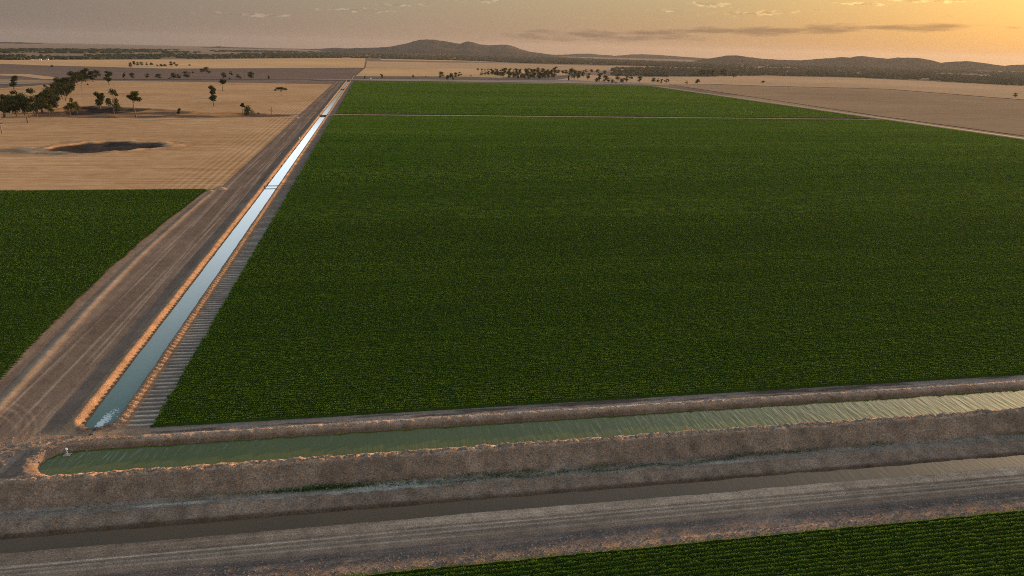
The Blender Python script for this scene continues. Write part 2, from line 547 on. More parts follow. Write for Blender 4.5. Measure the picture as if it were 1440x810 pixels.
    foot = np.exp(-((Y-122.35)/0.42)**2)*sstep(0.30, 0.55, fbm(X*0.12, Y*0.4, 53, 3))*sstep(-55, -20, X)
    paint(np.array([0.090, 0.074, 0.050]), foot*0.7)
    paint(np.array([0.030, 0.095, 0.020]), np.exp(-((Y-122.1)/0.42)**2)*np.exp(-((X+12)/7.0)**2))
    low = sstep(117.0, 117.6, Y)*sstep(120.1, 119.6, Y)
    paint(np.array([0.205, 0.160, 0.135])*(0.7+0.6*n2), low)
    paint(BROWN*0.6, sstep(117.9, 117.2, Y)*sstep(112.3, 113, Y))
    # foreground bank and track
    fore = sstep(111.4, 110.8, Y)*sstep(96.4, 97, Y)
    paint(DUST*np.array([0.9, 0.87, 0.86]), fore)
    paint(GREY*np.array([1.05, 1.05, 1.08])*(0.8+0.4*n1), fore*sstep(103.9, 103.0, Y))
    paint(PALE*np.array([1.05, 1.0, 0.96]), fore*sstep(107.9, 108.6, Y)*sstep(-30, 20, X)*(0.35+0.9*n2[..., 0]))
    paint(np.array([0.21, 0.165, 0.14]), fore*sstep(103.8, 104.6, Y)*sstep(108.3, 107.7, Y)*0.85)
    for yr in (105.0, 106.3, 107.3):
        paint(PALE*0.92, fore*np.exp(-((Y-yr-0.25*np.sin(X*0.03+yr))/0.24)**2)*0.85)
    dk = fore*sstep(103.4, 102.6, Y)*sstep(99.2, 100.4, Y)*sstep(0.40, 0.52, fbm(X*0.06, Y*0.5, 55, 4))
    paint(np.array([0.115, 0.100, 0.100]), dk*0.9)
    paint(DUST*np.array([1.05, 0.95, 0.85]), fore*sstep(99.9, 99.0, Y)*sstep(0.4, 0.6, n2[..., 0]))
    paint(BROWN*0.35, sstep(97.2, 96.6, Y))
    # pit and hollow: dark damp clay
    r, r2, wn = pit_r(X, Y)
    paint(STRAW*np.array([0.86, 0.74, 0.62]), sstep(1.9, 1.3, r)); paint(STRAW*np.array([0.86, 0.74, 0.62]), sstep(2.2, 1.4, r2))
    paint(np.array([0.24, 0.175, 0.125])*(0.6+0.8*n1), sstep(1.05, 0.8, r2)*0.9)
    paint(PALE*np.array([1.1, 0.9, 0.7]), np.exp(-((r-1.10)/0.09)**2)*sstep(-0.22, 0.0, wn))
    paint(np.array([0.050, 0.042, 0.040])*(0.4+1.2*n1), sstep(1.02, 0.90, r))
    for q_ in (1.26, 1.44):
        paint(np.array([0.20, 0.150, 0.110]), np.exp(-((r-q_)/0.06)**2)*0.55)
    stp = in_poly(X, Y, STRIP)*1.0
    paint(STRAW*np.array([0.66, 0.56, 0.48])*(0.7+0.6*n1), stp)
    paint(np.array([0.070, 0.060, 0.058]), stp*sstep(0.46, 0.60, fbm(X*0.022, Y*0.03, 58, 3))*0.85)
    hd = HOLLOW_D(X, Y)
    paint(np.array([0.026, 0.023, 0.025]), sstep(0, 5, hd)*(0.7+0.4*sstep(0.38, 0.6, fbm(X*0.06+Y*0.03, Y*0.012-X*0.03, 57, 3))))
    return T


GT = tint_map(GX, GY)
ny, nx = GX.shape
xc = (gx[:-1]+gx[1:])/2; yc = (gy[:-1]+gy[1:])/2
XC, YC = np.meshgrid(xc, yc)
reg = np.full(XC.shape, 0)                              # 0 ground
STUB_W = -84.5
hollow_c = HOLLOW_D(XC, YC) > 0
_pr = pit_r(XC, YC)
pit_c = (_pr[0] < 1.5) | (_pr[1] < 1.25)
track_y = 870+(XC+95)*0.215                             # field track west of the canal runs a little askew
reg[(XC > -90) & (XC < -64.4) & (YC > 143) & (YC < 1742)] = 1      # dirt_road
reg[(XC < -65) & (YC > 124) & (YC <= 143)] = 1
reg[(np.abs(XC-CX) < 6.4) & (YC > 143) & (YC < 1742)] = 2           # canal_bank
reg[(XC > -52.8) & (XC < -47.2) & (YC > 144) & (YC < 1742)] = 3     # headland
reg[(YC > 111.0) & (YC <= 143) & ~((XC < -65) & (YC > 124))] = 2
reg[(YC > 96.6) & (YC <= 111.0)] = 4                                   # track (foreground)
reg[(XC < STUB_W) & (YC > 413) & (YC < 1560)] = 5                    # stubble
reg[(XC < STUB_W) & (XC > -700) & (np.abs(YC-track_y) < 5)] = 4
reg[in_poly(XC, YC, STRIP) & (np.abs(YC-track_y) > 5)] = 6
reg[hollow_c | (pit_c & (reg == 5))] = 6
names = {0: ('ground', 'ground'), 1: ('dirt_road', 'road'), 2: ('canal_bank', 'bank'), 3: ('headland', 'headland'),
         4: ('dirt_track', 'track'), 5: ('stubble_field', 'stubble'), 6: ('bare_hollow', 'ground')}
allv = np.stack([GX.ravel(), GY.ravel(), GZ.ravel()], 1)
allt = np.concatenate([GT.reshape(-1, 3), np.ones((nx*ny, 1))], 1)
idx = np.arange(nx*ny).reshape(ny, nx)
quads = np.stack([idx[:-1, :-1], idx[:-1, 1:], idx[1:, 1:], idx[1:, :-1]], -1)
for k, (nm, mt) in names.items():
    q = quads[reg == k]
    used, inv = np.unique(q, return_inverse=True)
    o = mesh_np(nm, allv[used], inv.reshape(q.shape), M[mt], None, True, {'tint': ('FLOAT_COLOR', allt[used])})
    tag(o, kind='structure')

_GZi = {}


def ground_z(x, y):
    x = np.atleast_1d(np.asarray(x, float)); y = np.atleast_1d(np.asarray(y, float))
    i = np.clip(np.searchsorted(gx, x)-1, 0, nx-2); j = np.clip(np.searchsorted(gy, y)-1, 0, ny-2)
    fx = (x-gx[i])/(gx[i+1]-gx[i]); fy = (y-gy[j])/(gy[j+1]-gy[j])
    return (GZ[j, i]*(1-fx)+GZ[j, i+1]*fx)*(1-fy)+(GZ[j+1, i]*(1-fx)+GZ[j+1, i+1]*fx)*fy


# ------------------------------------------------------------------ water
def sheet(name, xs, ys, zf, mat, kind='structure'):
    X, Y = np.meshgrid(xs, ys); Z = zf(X, Y)
    i = np.arange(X.size).reshape(X.shape)
    q = np.stack([i[:-1, :-1], i[:-1, 1:], i[1:, 1:], i[1:, :-1]], -1).reshape(-1, 4)
    o = mesh_np(name, np.stack([X.ravel(), Y.ravel(), Z.ravel()], 1), q, mat, None, True)
    return tag(o, kind=kind)


M['w1'] = water_material('supply_water', (0.088, 0.160, 0.122), 0.05, 0.9, 0.03)
M['w2'] = water_material('green_water', (0.085, 0.100, 0.018), 0.05, 1.2, 0.38, math.radians(4), 0.95)
M['w3'] = water_material('drain_water', (0.135, 0.082, 0.040), 0.12, 1.6, 0.12, math.radians(4), 0.8)
sheet('canal_water', [CX-3.6, CX+3.6], np.arange(145, 1743, 40.0), lambda X, Y: WZ_SUPPLY+curve_z(X, Y), M['w1'])
sheet('canal_water', np.concatenate([np.arange(-65, 700, 30.0)]), [BY-5.6, BY+5.6], lambda X, Y: WZ_LOWER+curve_z(X, Y), M['w2'])
sheet('drain_water', np.arange(-200, 700, 30.0), [112.0, 117.9], lambda X, Y: WZ_DRAIN+curve_z(X, Y), M['w3'])

# white water where the culvert boils up at the canal's south end
t = NT('foam'); p = t.pos()
f = t.noise(p, 3.0, 4, 0.7)
t.bsdf(t.ramp(f, [(0.35, (0.45, 0.52, 0.52)), (0.6, (0.8, 0.83, 0.84))]), 0.5, 0.4)
M['foam'] = t.m
fv = []; ff = []
for k in range(900):
    tt = rng.random()**1.4
    fy_ = 146.6+tt*9.0; fx_ = -58.3+tt*1.4+rng.normal()*(0.28+0.35*tt)
    if rng.random() < tt*0.75: continue
    s = rng.uniform(0.06, 0.22)*(1.15-0.7*tt)
    z0 = WZ_SUPPLY
    b = len(fv); n = 6
    for a in range(n):
        an = 2*math.pi*a/n+rng.random()*0.5; fv.append((fx_+math.cos(an)*s*1.2, fy_+math.sin(an)*s*1.6, z0+0.004))
    fv.append((fx_, fy_, z0+s*0.55))
    ff += [(b+a, b+(a+1) % n, b+n) for a in range(n)]
tag(mesh_np('white_water', np.array(fv), np.array(ff), M['foam']), 'white churning water boiling up at the near end of the narrow canal', 'white water', kind='stuff')


# ------------------------------------------------------------------ crops
def crop_material(name, cols, transl):
    """cotton leaves: paler and darker plants, faint drift of tone along the rows"""
    t = NT(name); p = t.pos()
    n1 = t.noise(t.map(p, (0.02, 0.11, 1)), 1.0, 4, 0.6)
    n2 = t.noise(t.map(p, (0.7, 0.25, 1)), 1.0, 3, 0.7)
    n3 = t.noise(t.map(p, (0.004, 0.16, 1)), 1.0, 5, 0.7)
    f = t.math('ADD', t.math('MULTIPLY', n1, 0.28), t.math('MULTIPLY', n2, 0.30))
    n4 = t.noise(t.map(p, (0.0022, 0.014, 1)), 1.0, 4, 0.6)
    f = t.math('ADD', f, t.math('MULTIPLY', n3, 0.36)); f = t.math('ADD', f, t.math('MULTIPLY', t.math('SUBTRACT', n4, 0.5), 0.42)); f = t.math('ADD', f, 0.03)
    c = t.ramp(f, [(0.36, cols[0]), (0.5, cols[1]), (0.62, cols[2])])
    b = t.bsdf(c, 0.9, 0.0)
    tr = t.n('ShaderNodeBsdfTranslucent'); t.l(c, tr.inputs[0])
    mx = t.n('ShaderNodeMixShader'); mx.inputs[0].default_value = transl
    t.l(b.outputs[0], mx.inputs[1]); t.l(tr.outputs[0], mx.inputs[2]); t.l(mx.outputs[0], t.out.inputs[0])
    return t.m


M['cotton'] = crop_material('cotton_leaf', [(0.053, 0.110, 0.013), (0.082, 0.156, 0.017), (0.124, 0.200, 0.025)], 0.38)


M['under'] = simple_material('crop_gap_shade', (0.026, 0.046, 0.009), 1.0, 0.0, 0.3, 1.5)  # stems and soil, darkened in colour to stand for shade between rows


def leaf_quads(P, size, tilt=0.9, seed=1):
    """random leaf quads about points P"""
    r = np.random.default_rng(seed); n = len(P)
    nrm = r.normal(size=(n, 3)); nrm[:, 2] = np.abs(nrm[:, 2])+tilt
    nrm /= np.linalg.norm(nrm, axis=1)[:, None]
    a = np.cross(nrm, r.normal(size=(n, 3))); a /= np.linalg.norm(a, axis=1)[:, None]+1e-9
    b = np.cross(nrm, a)
    s = (np.asarray(size)*r.uniform(0.6, 1.35, n))[:, None]
    V = np.stack([P-a*s*0.5, P+b*s*0.42, P+a*s*0.5, P-b*s*0.42], 1).reshape(-1, 3)
    return V, np.arange(4*n).reshape(-1, 4)


def crop(name, x0, x1, y0, y1, bands, leaf_bands, hgt, label, seed, density=None, rag=0.25):
    """rows of plants along x. bands: (ya, yb, pitch, steps per row, x step); leaf_bands: (ya, yb, xa, xb, per m2, size)"""
    VV = []; FF = []; base = 0
    for (ya, yb, pitch, st, dx) in bands:
        ys = np.arange(ya, yb+1e-6, pitch/st); xs = np.arange(x0, x1+dx*0.5, dx)
        X, Y = np.meshgrid(xs, ys)
        X = X.copy(); Y = Y.copy()
        ph = (Y-y0)/pitch+1e-6
        jit = (vnoise(X*1.1, np.floor(ph)*7.1, seed+2)-0.5)
        prof = 0.5-0.5*np.cos(2*math.pi*ph)
        prof = np.clip(prof*1.2, 0, 1)**(3.0 if pitch < 1.5 else 1.3)
        lump = 0.80+0.40*vnoise(X*0.9/max(1, dx*0.6), np.floor(ph)*5.3, seed+5)
        big = 0.95+0.10*fbm(X*0.02, Y*0.05, seed+6, 3)
        prof = prof if pitch < 1.5 else 0.45+0.55*prof
        Z = (0.86 if pitch < 1.5 else 1.0)*hgt*prof*(lump if pitch < 1.5 else 0.5+0.5*lump)*big
        if density is not None:
            Z = Z*density(X, Y)
        edge = np.minimum(sstep(x0-0.2, x0+1.2, X+(jit*2.0)), 1)*sstep(x1+0.2, x1-1.2, X)
        Z = Z*edge-0.12
        Y = Y+jit*0.12*pitch
        Z = Z+ground_z(X.ravel(), Y.ravel()).reshape(X.shape)
        i = np.arange(X.size).reshape(X.shape)+base
        FF.append(np.stack([i[:-1, :-1], i[:-1, 1:], i[1:, 1:], i[1:, :-1]], -1).reshape(-1, 4))
        VV.append(np.stack([X.ravel(), Y.ravel(), Z.ravel()], 1)); base += X.size
    r = np.random.default_rng(seed)
    for (ya, yb, xa, xb, per, size) in leaf_bands:
        n = int((yb-ya)*(xb-xa)*per)
        row = np.floor(r.uniform(0, yb-ya, n)); off = np.clip(r.normal(0, 0.115, n), -0.32, 0.32)
        x = r.uniform(xa, xb, n); y = ya+row+0.5+off
        keep = (x > x0+(r.random(n)-0.3)*rag*4)
        lump = 0.80+0.40*vnoise(x*0.9, row*5.3+math.floor(ya-y0)*5.3, seed+5)
        top = hgt*lump*(1-1.5*off**2)
        dn = np.ones(n) if density is None else density(x, y)
        keep &= r.random(n) < dn
        z = top*dn**0.5*(0.55+0.52*r.random(n)**0.7)
        P = np.stack([x, y, z+ground_z(x, y)], 1)[keep]
        V, F = leaf_quads(P, size, 0.9 if size < 0.2 else 1.5, seed+9)
        VV.append(V); FF.append(F+base); base += len(V)
    o = mesh_np(name, np.concatenate(VV), np.concatenate(FF), M['cotton'])
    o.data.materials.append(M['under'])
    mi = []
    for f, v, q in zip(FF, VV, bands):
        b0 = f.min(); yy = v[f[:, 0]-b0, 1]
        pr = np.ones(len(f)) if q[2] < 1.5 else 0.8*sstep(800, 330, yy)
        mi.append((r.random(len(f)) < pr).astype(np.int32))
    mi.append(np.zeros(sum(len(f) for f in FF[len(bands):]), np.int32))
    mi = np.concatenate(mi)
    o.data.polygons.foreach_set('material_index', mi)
    return tag(o, label, 'crop', kind='stuff')


crop('cotton_crop', -47.3, 645, 144.3, 868,
     [(144.3, 330.3, 1.0, 6, 0.9), (330.3, 868.3, 2.0, 5, 4.0)],
     [(144.3, 190.3, -47.3, 225, 30, 0.19), (190.3, 260.3, -47.3, 290, 16, 0.24), (260.3, 420.3, -47.3, 430, 8.5, 0.28), (420.3, 868, -47.3, 645, 2.2, 0.5)],
     0.85, 'large dark green cotton crop in rows filling the middle beside the narrow canal', 101)
crop('cotton_crop', -45.5, 640, 889, 1738,
     [(889, 1738, 3.0, 4, 9.0)], [(889, 1738, -45.5, 640, 0.5, 1.05)], 0.85, 'far block of green cotton crop beyond the pale cross track', 131)


def sparse(X, Y):
    X = np.asarray(X); Y = np.asarray(Y)
    e = fbm(X*0.10, Y*0.10, 61, 3)
    xe = np.interp(Y, [148, 170, 202, 245, 306, 409], [-84.5, -86.2, -89.2, -91.0, -92.2, -89.8])
    edge = sstep(xe+0.5, xe-2.0, X+(e-0.5)*1.6)
    south = 0.50+0.5*sstep(150, 205, Y+(e-0.5)*40)
    return np.clip(edge*south, 0, 1)


crop('cotton_crop', -330, -84.5, 143, 412,
     [(143, 412, 1.0, 5, 1.0)],
     [(143, 230, -190, -84.5, 20, 0.22), (230, 412, -330, -84.5, 6.0, 0.34)],
     0.8, 'dark green cotton crop west of the dirt road, thin and ragged along its edge', 151, sparse)
crop('cotton_crop', -40, 170, 60.7, 96.7,
     [(60.7, 96.7, 1.0, 6, 0.5)],
     [(70.7, 96.7, -25, 135, 50, 0.17)],
     1.05, 'foreground strip of dark green cotton rows beyond the dirt track corner', 171)

# ------------------------------------------------------------------ far fields: sheets lying on the plain
M['straw_far'] = field_material('straw_far', [(0.3978, 0.2613, 0.1404), (0.51, 0.335, 0.18), (0.6222, 0.4087, 0.2196)], (0.004, 0.06, 1), 0.002, 0.35, 0)
M['pink_far'] = field_material('pink_stubble', [(0.3354, 0.2301, 0.1404), (0.43, 0.295, 0.18), (0.5246, 0.3599, 0.2196)], (0.004, 0.05, 1), 0.002, 0.35, 0)
M['fallow'] = field_material('fallow_soil', [(0.1287, 0.0952, 0.078), (0.165, 0.122, 0.1), (0.2013, 0.1488, 0.122)], (0.003, 0.035, 1), 0.002, 0.35, 0)
M['tan'] = field_material('tan_pasture', [(0.2223, 0.156, 0.0998), (0.285, 0.2, 0.128), (0.3477, 0.244, 0.1562)], (0.003, 0.05, 1), 0.0025, 0.4, 0)
M['verge'] = field_material('grey_verge', [(0.100, 0.088, 0.078), (0.150, 0.125, 0.108), (0.200, 0.165, 0.140)], (0.01, 0.2, 1), 0.006, 0.35, 0)
M['pale_dirt'] = field_material('pale_dirt', [(0.216, 0.18, 0.156), (0.264, 0.22, 0.188), (0.312, 0.26, 0.22)], (0.01, 0.3, 1), 0.01, 0.35, 0)
M['dry_grass'] = field_material('dry_grass', [(0.156, 0.1137, 0.0813), (0.24, 0.175, 0.125), (0.324, 0.2362, 0.1688)], (0.002, 0.02, 1), 0.0012, 0.3, 0)


def fine_edge(pts, step=0.06):
    """subdivide a polygon's edges so that it can follow the curved plain"""
    out = []
    n = len(pts)
    for i in range(n):
        a = np.array(pts[i]); b = np.array(pts[(i+1) % n])
        m = max(1, int(np.hypot(*(b-a))/max(40, step*min(np.hypot(*a), np.hypot(*b)))))
        for k in range(min(m, 60)): out.append(a+(b-a)*k/m)
    return out


def flat_field(name, pix, mat, lift, wobble=0.0):
    """a field traced on the ground, laid on the plain as its own sheet"""
    import bmesh
    pts = fine_edge([at(*q)[:2] for q in pix])
    bm = bmesh.new()
    vs = []
    for i, q in enumerate(pts):
        d = math.hypot(*q); w = wobble*d*0.02*(fbm(np.array([i*0.35]), np.array([3.3]), int(lift*1000) % 97, 2)[0]-0.5)
        vs.append(bm.verts.new((q[0], q[1]+w, 0)))
    bm.faces.new(vs)
    bmesh.ops.triangulate(bm, faces=bm.faces[:])
    for _ in range(7):
        lg = [e for e in bm.edges if e.calc_length() > 900]
        if not lg: break
        bmesh.ops.subdivide_edges(bm, edges=lg, cuts=1)
        bmesh.ops.triangulate(bm, faces=[f for f in bm.faces if len(f.verts) > 3])
    for v in bm.verts:
        v.co.z = max(float(curve_z(v.co.x, v.co.y)), float(ground_z(v.co.x, v.co.y)[0])) + lift
    bmesh.ops.recalc_face_normals(bm, faces=bm.faces[:])
    if sum(f.normal.z for f in bm.faces) < 0: bmesh.ops.reverse_faces(bm, faces=bm.faces[:])
    me = bpy.data.meshes.new(name); bm.to_mesh(me); bm.free()
    me.materials.append(M[mat])
    o = bpy.data.objects.new(name, me); link(o)
    return tag(o, kind='structure')


FIELDS = [
    # pixel outlines on the photograph, lift in metres
    ('dry_plain', [(-700, 60), (-300, 62), (0, 66.5), (240, 69.5), (480, 73.5), (720, 79.5), (960, 88), (1200, 95), (1440, 102), (1900, 112), (1900, 125), (1440, 128), (1000, 110), (760, 100), (480, 87), (0, 91), (-700, 92)], 'dry_grass', 0.35),
    ('fallow_field', [(-400, 88), (0, 89.5), (60, 92), (240, 96.5), (380, 95.8), (512, 95.8), (498, 107), (489, 112.2), (380, 112.2), (140, 111.8), (80, 118), (0, 124), (-400, 140)], 'fallow', 0.45),
    ('stubble_field', [(-400, 84), (0, 84.8), (200, 84.0), (330, 83.0), (480, 81.8), (514, 82.2), (512, 95.6), (380, 96.0), (240, 96.8), (60, 92.2), (0, 89.8), (-400, 88)], 'straw_far', 0.60),
    ('stubble_field', [(514, 95.5), (640, 97), (780, 98), (800, 106), (700, 109.5), (640, 107.8), (500, 107.4)], 'straw_far', 0.60),
    ('stubble_field', [(516, 86.5), (620, 88.2), (720, 89.5), (800, 92), (860, 93), (960, 95), (1010, 97.8), (1010, 100.5), (900, 100), (780, 99.5), (640, 97.2), (514, 95.8)], 'pink_far', 0.75),
    ('stubble_field', [(535, 83.4), (600, 84.2), (660, 85.4), (690, 87.0), (600, 85.6), (535, 84.8)], 'straw_far', 0.9),
    ('grass_verge', [(500, 107.6), (640, 108.0), (700, 109.8), (800, 106.2), (800, 112), (770, 114.0), (700, 112.8), (560, 110.6), (497, 111.2)], 'verge', 0.45),
    ('pale_track', [(440, 112.6), (497, 111.6), (560, 111.2), (700, 113.4), (800, 113), (900, 117), (935, 120.3), (700, 116.0), (500, 113.5), (440, 113.4)], 'pale_dirt', 0.75),
    ('dry_paddock', [(700, 113), (770, 114.2), (830, 105.5), (900, 108), (1000, 110), (1020, 112), (1000, 119), (935, 119.5), (800, 116)], 'pink_far', 0.5),
    ('stubble_field', [(940, 107.5), (1080, 106.8), (1200, 109.5), (1320, 115), (1440, 121), (1900, 142), (1900, 158), (1440, 140.5), (1250, 125.5), (1080, 121.2), (1000, 118.5), (935, 118)], 'pink_far', 0.6),
    ('stubble_field', [(937, 118.5), (1080, 121.8), (1250, 126), (1440, 141.2), (1900, 178), (2600, 250), (2600, 430), (1440, 191.5), (1235, 163.2), (1080, 139.8), (960, 122)], 'tan', 0.5),
    ('pale_track', [(0, 104.5), (40, 104.9), (78, 109.2), (84, 112), (60, 111.8), (30, 108), (0, 106.8), (-300, 110), (-300, 104)], 'pink_far', 0.75),
    ('stubble_field', [(-300, 117), (0, 112), (60, 113.5), (82, 114.2), (70, 117), (40, 118.5), (0, 119), (-300, 125)], 'tan', 0.75),
]
for nm, px, mt, lf in FIELDS:
    flat_field(nm, px, mt, lf, 0.5)
# field road along the far right side of the crop: pale wheel road with a dark ditch beyond it
t_ = NT('ditch_soil'); t_.bsdf((0.075, 0.06, 0.055), 0.95, 0.1); M['ditch'] = t_.m
sheet('field_road', [646.5, 655], np.arange(560, 1760, 40.0), lambda X, Y: 0.2+curve_z(X, Y), M['pale_dirt'])
sheet('ditch', [655.5, 664], np.arange(560, 1760, 40.0), lambda X, Y: 0.15+curve_z(X, Y), M['ditch'])
sheet('stubble_field', np.arange(664.5, 1300, 60.0), np.arange(300, 1400, 60.0), lambda X, Y: 0.06+curve_z(X, Y), M['tan'])

# ------------------------------------------------------------------ hills
def hill_material(name, cols, sc):
    t = NT(name); p = t.pos()
    a = t.noise(p, sc, 5, 0.65); b_ = t.noise(p, sc*9, 3, 0.7)
    f = t.math('ADD', t.math('MULTIPLY', a, 0.6), t.math('MULTIPLY', b_, 0.4))
    t.bsdf(t.ramp(f, [(0.35, cols[0]), (0.5, cols[1]), (0.65, cols[2])]), 1.0, 0.0)
    return t.m


M['hill'] = hill_material('wooded_hillside', [(0.024, 0.028, 0.024), (0.042, 0.043, 0.036), (0.070, 0.066, 0.052)], 0.0012)


def hill(name, prof, dist, depth, seed, spur=0.3):
    """a range of hills with real depth; prof lists (px, py) of its crest as seen from the air"""
    px = np.array([q[0] for q in prof], float); py = np.array([q[1] for q in prof], float)
    n = int((px[-1]-px[0])/1.25)
    X = np.linspace(px[0], px[-1], n)
    Yp = np.interp(X, px, py)
    k = np.ones(3)/3; Yp = np.convolve(np.pad(Yp, 1, 'edge'), k, 'valid')
    tt = np.linspace(-1, 1, 41)
    V = np.zeros((len(tt), n, 3))
    for i in range(n):
        d = ray(X[i], Yp[i]); hd = math.hypot(d[0], d[1]); u = (d[0]/hd, d[1]/hd)
        ztop = CAM_H+dist*d[2]/hd+(fbm(np.array([X[i]*0.22]), np.array([seed*1.0]), seed, 4)[0]-0.5)*dist*0.0007
        for j, s in enumerate(tt):
            dd = dist+depth*s
            V[j, i] = (u[0]*dd, u[1]*dd, ztop)
    s = np.abs(tt)[:, None]
    zg = curve_z(V[..., 0], V[..., 1])-6
    sp = fbm(V[..., 0]*0.0016, V[..., 1]*0.0011, seed+1, 4)
    prf = (1-s**1.25)*(1-spur*(1-np.abs(2*sp-1))*np.minimum(1, 3.0*s))
    end = np.minimum(1, np.minimum(np.arange(n), np.arange(n)[::-1])/16.0)[None, :]
    V[..., 2] = zg+np.maximum(V[..., 2]-zg, 2)*np.clip(prf, 0, 1)*end
    i = np.arange(V.shape[0]*n).reshape(V.shape[0], n)
    q = np.stack([i[:-1, :-1], i[:-1, 1:], i[1:, 1:], i[1:, :-1]], -1).reshape(-1, 4)
    o = mesh_np(name, V.reshape(-1, 3), q, M['hill'], None, True)
    return tag(o, kind='structure')


hill('hills', [(-260, 62), (-120, 57), (-40, 58.5), (0, 59), (30, 59.6), (60, 61.2), (82, 64), (110, 65.6), (160, 66), (178, 65), (195, 64.6), (215, 66), (270, 66.8), (292, 66), (310, 65.2), (330, 66.6), (370, 68), (420, 69.5), (450, 68.5), (470, 67), (490, 68), (520, 68)], 15000, 2500, 301, 0.15)
hill('hills', [(440, 71), (500, 67.5), (526, 67), (545, 66), (562, 63), (572, 61), (580, 58.5), (590, 56), (600, 55.2), (612, 56.2), (628, 58.2), (640, 60.5), (647, 61.6), (653, 59), (659, 58.2), (668, 60.2), (676, 62.4), (688, 63.6), (700, 63), (712, 62.6), (720, 64.5), (732, 69), (745, 72.5), (770, 76), (800, 79)], 12500, 2600, 311, 0.35)
hill('hills', [(640, 80), (740, 77.5), (790, 77), (812, 75.6), (828, 75.2), (842, 76.8), (866, 78.4), (886, 76.6), (902, 76.2), (930, 77.5), (960, 79.6), (1000, 82.5), (1060, 85)], 14000, 1500, 321, 0.2)
hill('hills', [(960, 88), (990, 83), (1010, 80.4), (1022, 78), (1036, 77.8), (1052, 80), (1075, 82.8), (1100, 84.2), (1128, 84.6), (1150, 82.8), (1172, 81.4), (1184, 80), (1196, 80.8), (1205, 79), (1214, 78.8), (1228, 80.8), (1250, 82.6), (1262, 80.6), (1290, 81.4), (1306, 84), (1324, 88.2), (1340, 86.6), (1362, 86), (1384, 88.6), (1410, 92.4), (1424, 91.4), (1440, 90.8), (1480, 93), (1540, 90), (1640, 95), (1800, 100), (2000, 108)], 9500, 1500, 331, 0.35)

# ------------------------------------------------------------------ far woodland (nobody could count these trees)
M['far_leaf'] = leaf_material('far_leaf', [(0.026, 0.033, 0.019), (0.047, 0.053, 0.031), (0.080, 0.080, 0.046)], 0.1, 0.01, (1, 1, 1), 0.8, 0.12)


M['dry_leaf'] = leaf_material('dry_leaf', [(0.042, 0.041, 0.026), (0.076, 0.068, 0.042), (0.130, 0.108, 0.066)], 0.1, 0.01, (1, 1, 1), 0.8, 0.12)


def woods(name, pix, count, wpx, hgt, seed, label, dens=None, mat='far_leaf'):
    """crowns strewn over a stretch of ground given by its outline"""
    r = np.random.default_rng(seed)
    xs = [q[0] for q in pix]; ys = [q[1] for q in pix]
    VV = []; FF = []; base = 0; got = 0; tries = 0
    ph = np.array([[math.cos(a), math.sin(a)] for a in np.linspace(0, 2*math.pi, 7)[:-1]])
    while got < count and tries < count*40:
        tries += 1
        x = r.uniform(min(xs), max(xs)); y = r.uniform(min(ys), max(ys))
        if not in_poly(np.array(x), np.array(y), pix): continue
        if dens is not None and sn(x*dens[0], y*dens[1], seed)+r.normal()*0.05 < dens[2]: continue
        p = at(x, y)
        w = px_size(p)*r.uniform(*wpx)*0.5
        h = r.uniform(*hgt)
        w = max(w, h*0.35)
        z0 = p[2]
        V = []
        for f_, rr in ((0.12, 0.75), (0.5, 1.0), (0.82, 0.62)):
            for c, s_ in ph:
                j = r.uniform(0.7, 1.25)
                V.append((p[0]+c*w*rr*j, p[1]+s_*w*rr*j*0.8, z0+h*f_*r.uniform(0.85, 1.15)))
        V.append((p[0], p[1], z0+h*r.uniform(0.95, 1.15)))
        F = []
        for k in range(2):
            for a in range(6):
                F.append((k*6+a, k*6+(a+1) % 6, k*6+6+(a+1) % 6)); F.append((k*6+a, k*6+6+(a+1) % 6, k*6+6+a))
        for a in range(6): F.append((12+a, 12+(a+1) % 6, 18))
        VV.append(np.array(V)); FF.append(np.array(F)+base); base += 19; got += 1
    o = mesh_np(name, np.concatenate(VV), np.concatenate(FF), M[mat])
    return tag(o, label, 'woodland', kind='stuff')


woods('far_woodland', [(-300, 78), (0, 79.5), (60, 79.5), (150, 78.5), (240, 77), (480, 76), (480, 81.5), (330, 82.5), (200, 83.6), (0, 84.6), (-300, 84)], 2600, (3, 7), (6, 11), 401, 'dark tree belt along the back edge of the farthest straw strip', (0.02, 0.3, 0.36))
woods('far_woodland', [(-300, 68), (0, 68.8), (240, 70.5), (480, 73.5), (480, 77), (240, 75.5), (0, 75), (-300, 76)], 2600, (5, 14), (6, 12), 402, 'hazy band of timber on the plain under the low western hills', (0.008, 0.35, 0.47))
woods('far_woodland', [(440, 73.5), (600, 75.5), (700, 78), (800, 82), (960, 88), (1010, 91), (1010, 96), (860, 91.5), (740, 89), (690, 86.5), (540, 82.5), (440, 80.5)], 4200, (4, 11), (7, 12), 403, 'grey green woodland spread at the foot of the central mountain', (0.006, 0.2, 0.36), 'dry_leaf')
woods('far_woodland', [(860, 97), (920, 96), (1000, 97.5), (1100, 97), (1300, 104), (1440, 112), (1440, 121), (1320, 114.5), (1200, 109), (1080, 106.3), (1000, 108), (900, 107.5), (860, 106)], 3000, (3, 7), (7, 12), 404, 'dense dark woodland behind the pink stubble at the foot of the eastern range', (0.02, 0.15, 0.33), 'dry_leaf')
woods('far_woodland', [(940, 88.5), (1100, 90), (1200, 92.5), (1440, 103), (1800, 122), (1800, 140), (1440, 113), (1300, 105), (1100, 98), (1000, 96.5)], 3000, (5, 12), (7, 11), 405, 'scattered timber and clearings on the slope below the eastern range', (0.012, 0.2, 0.42), 'dry_leaf')

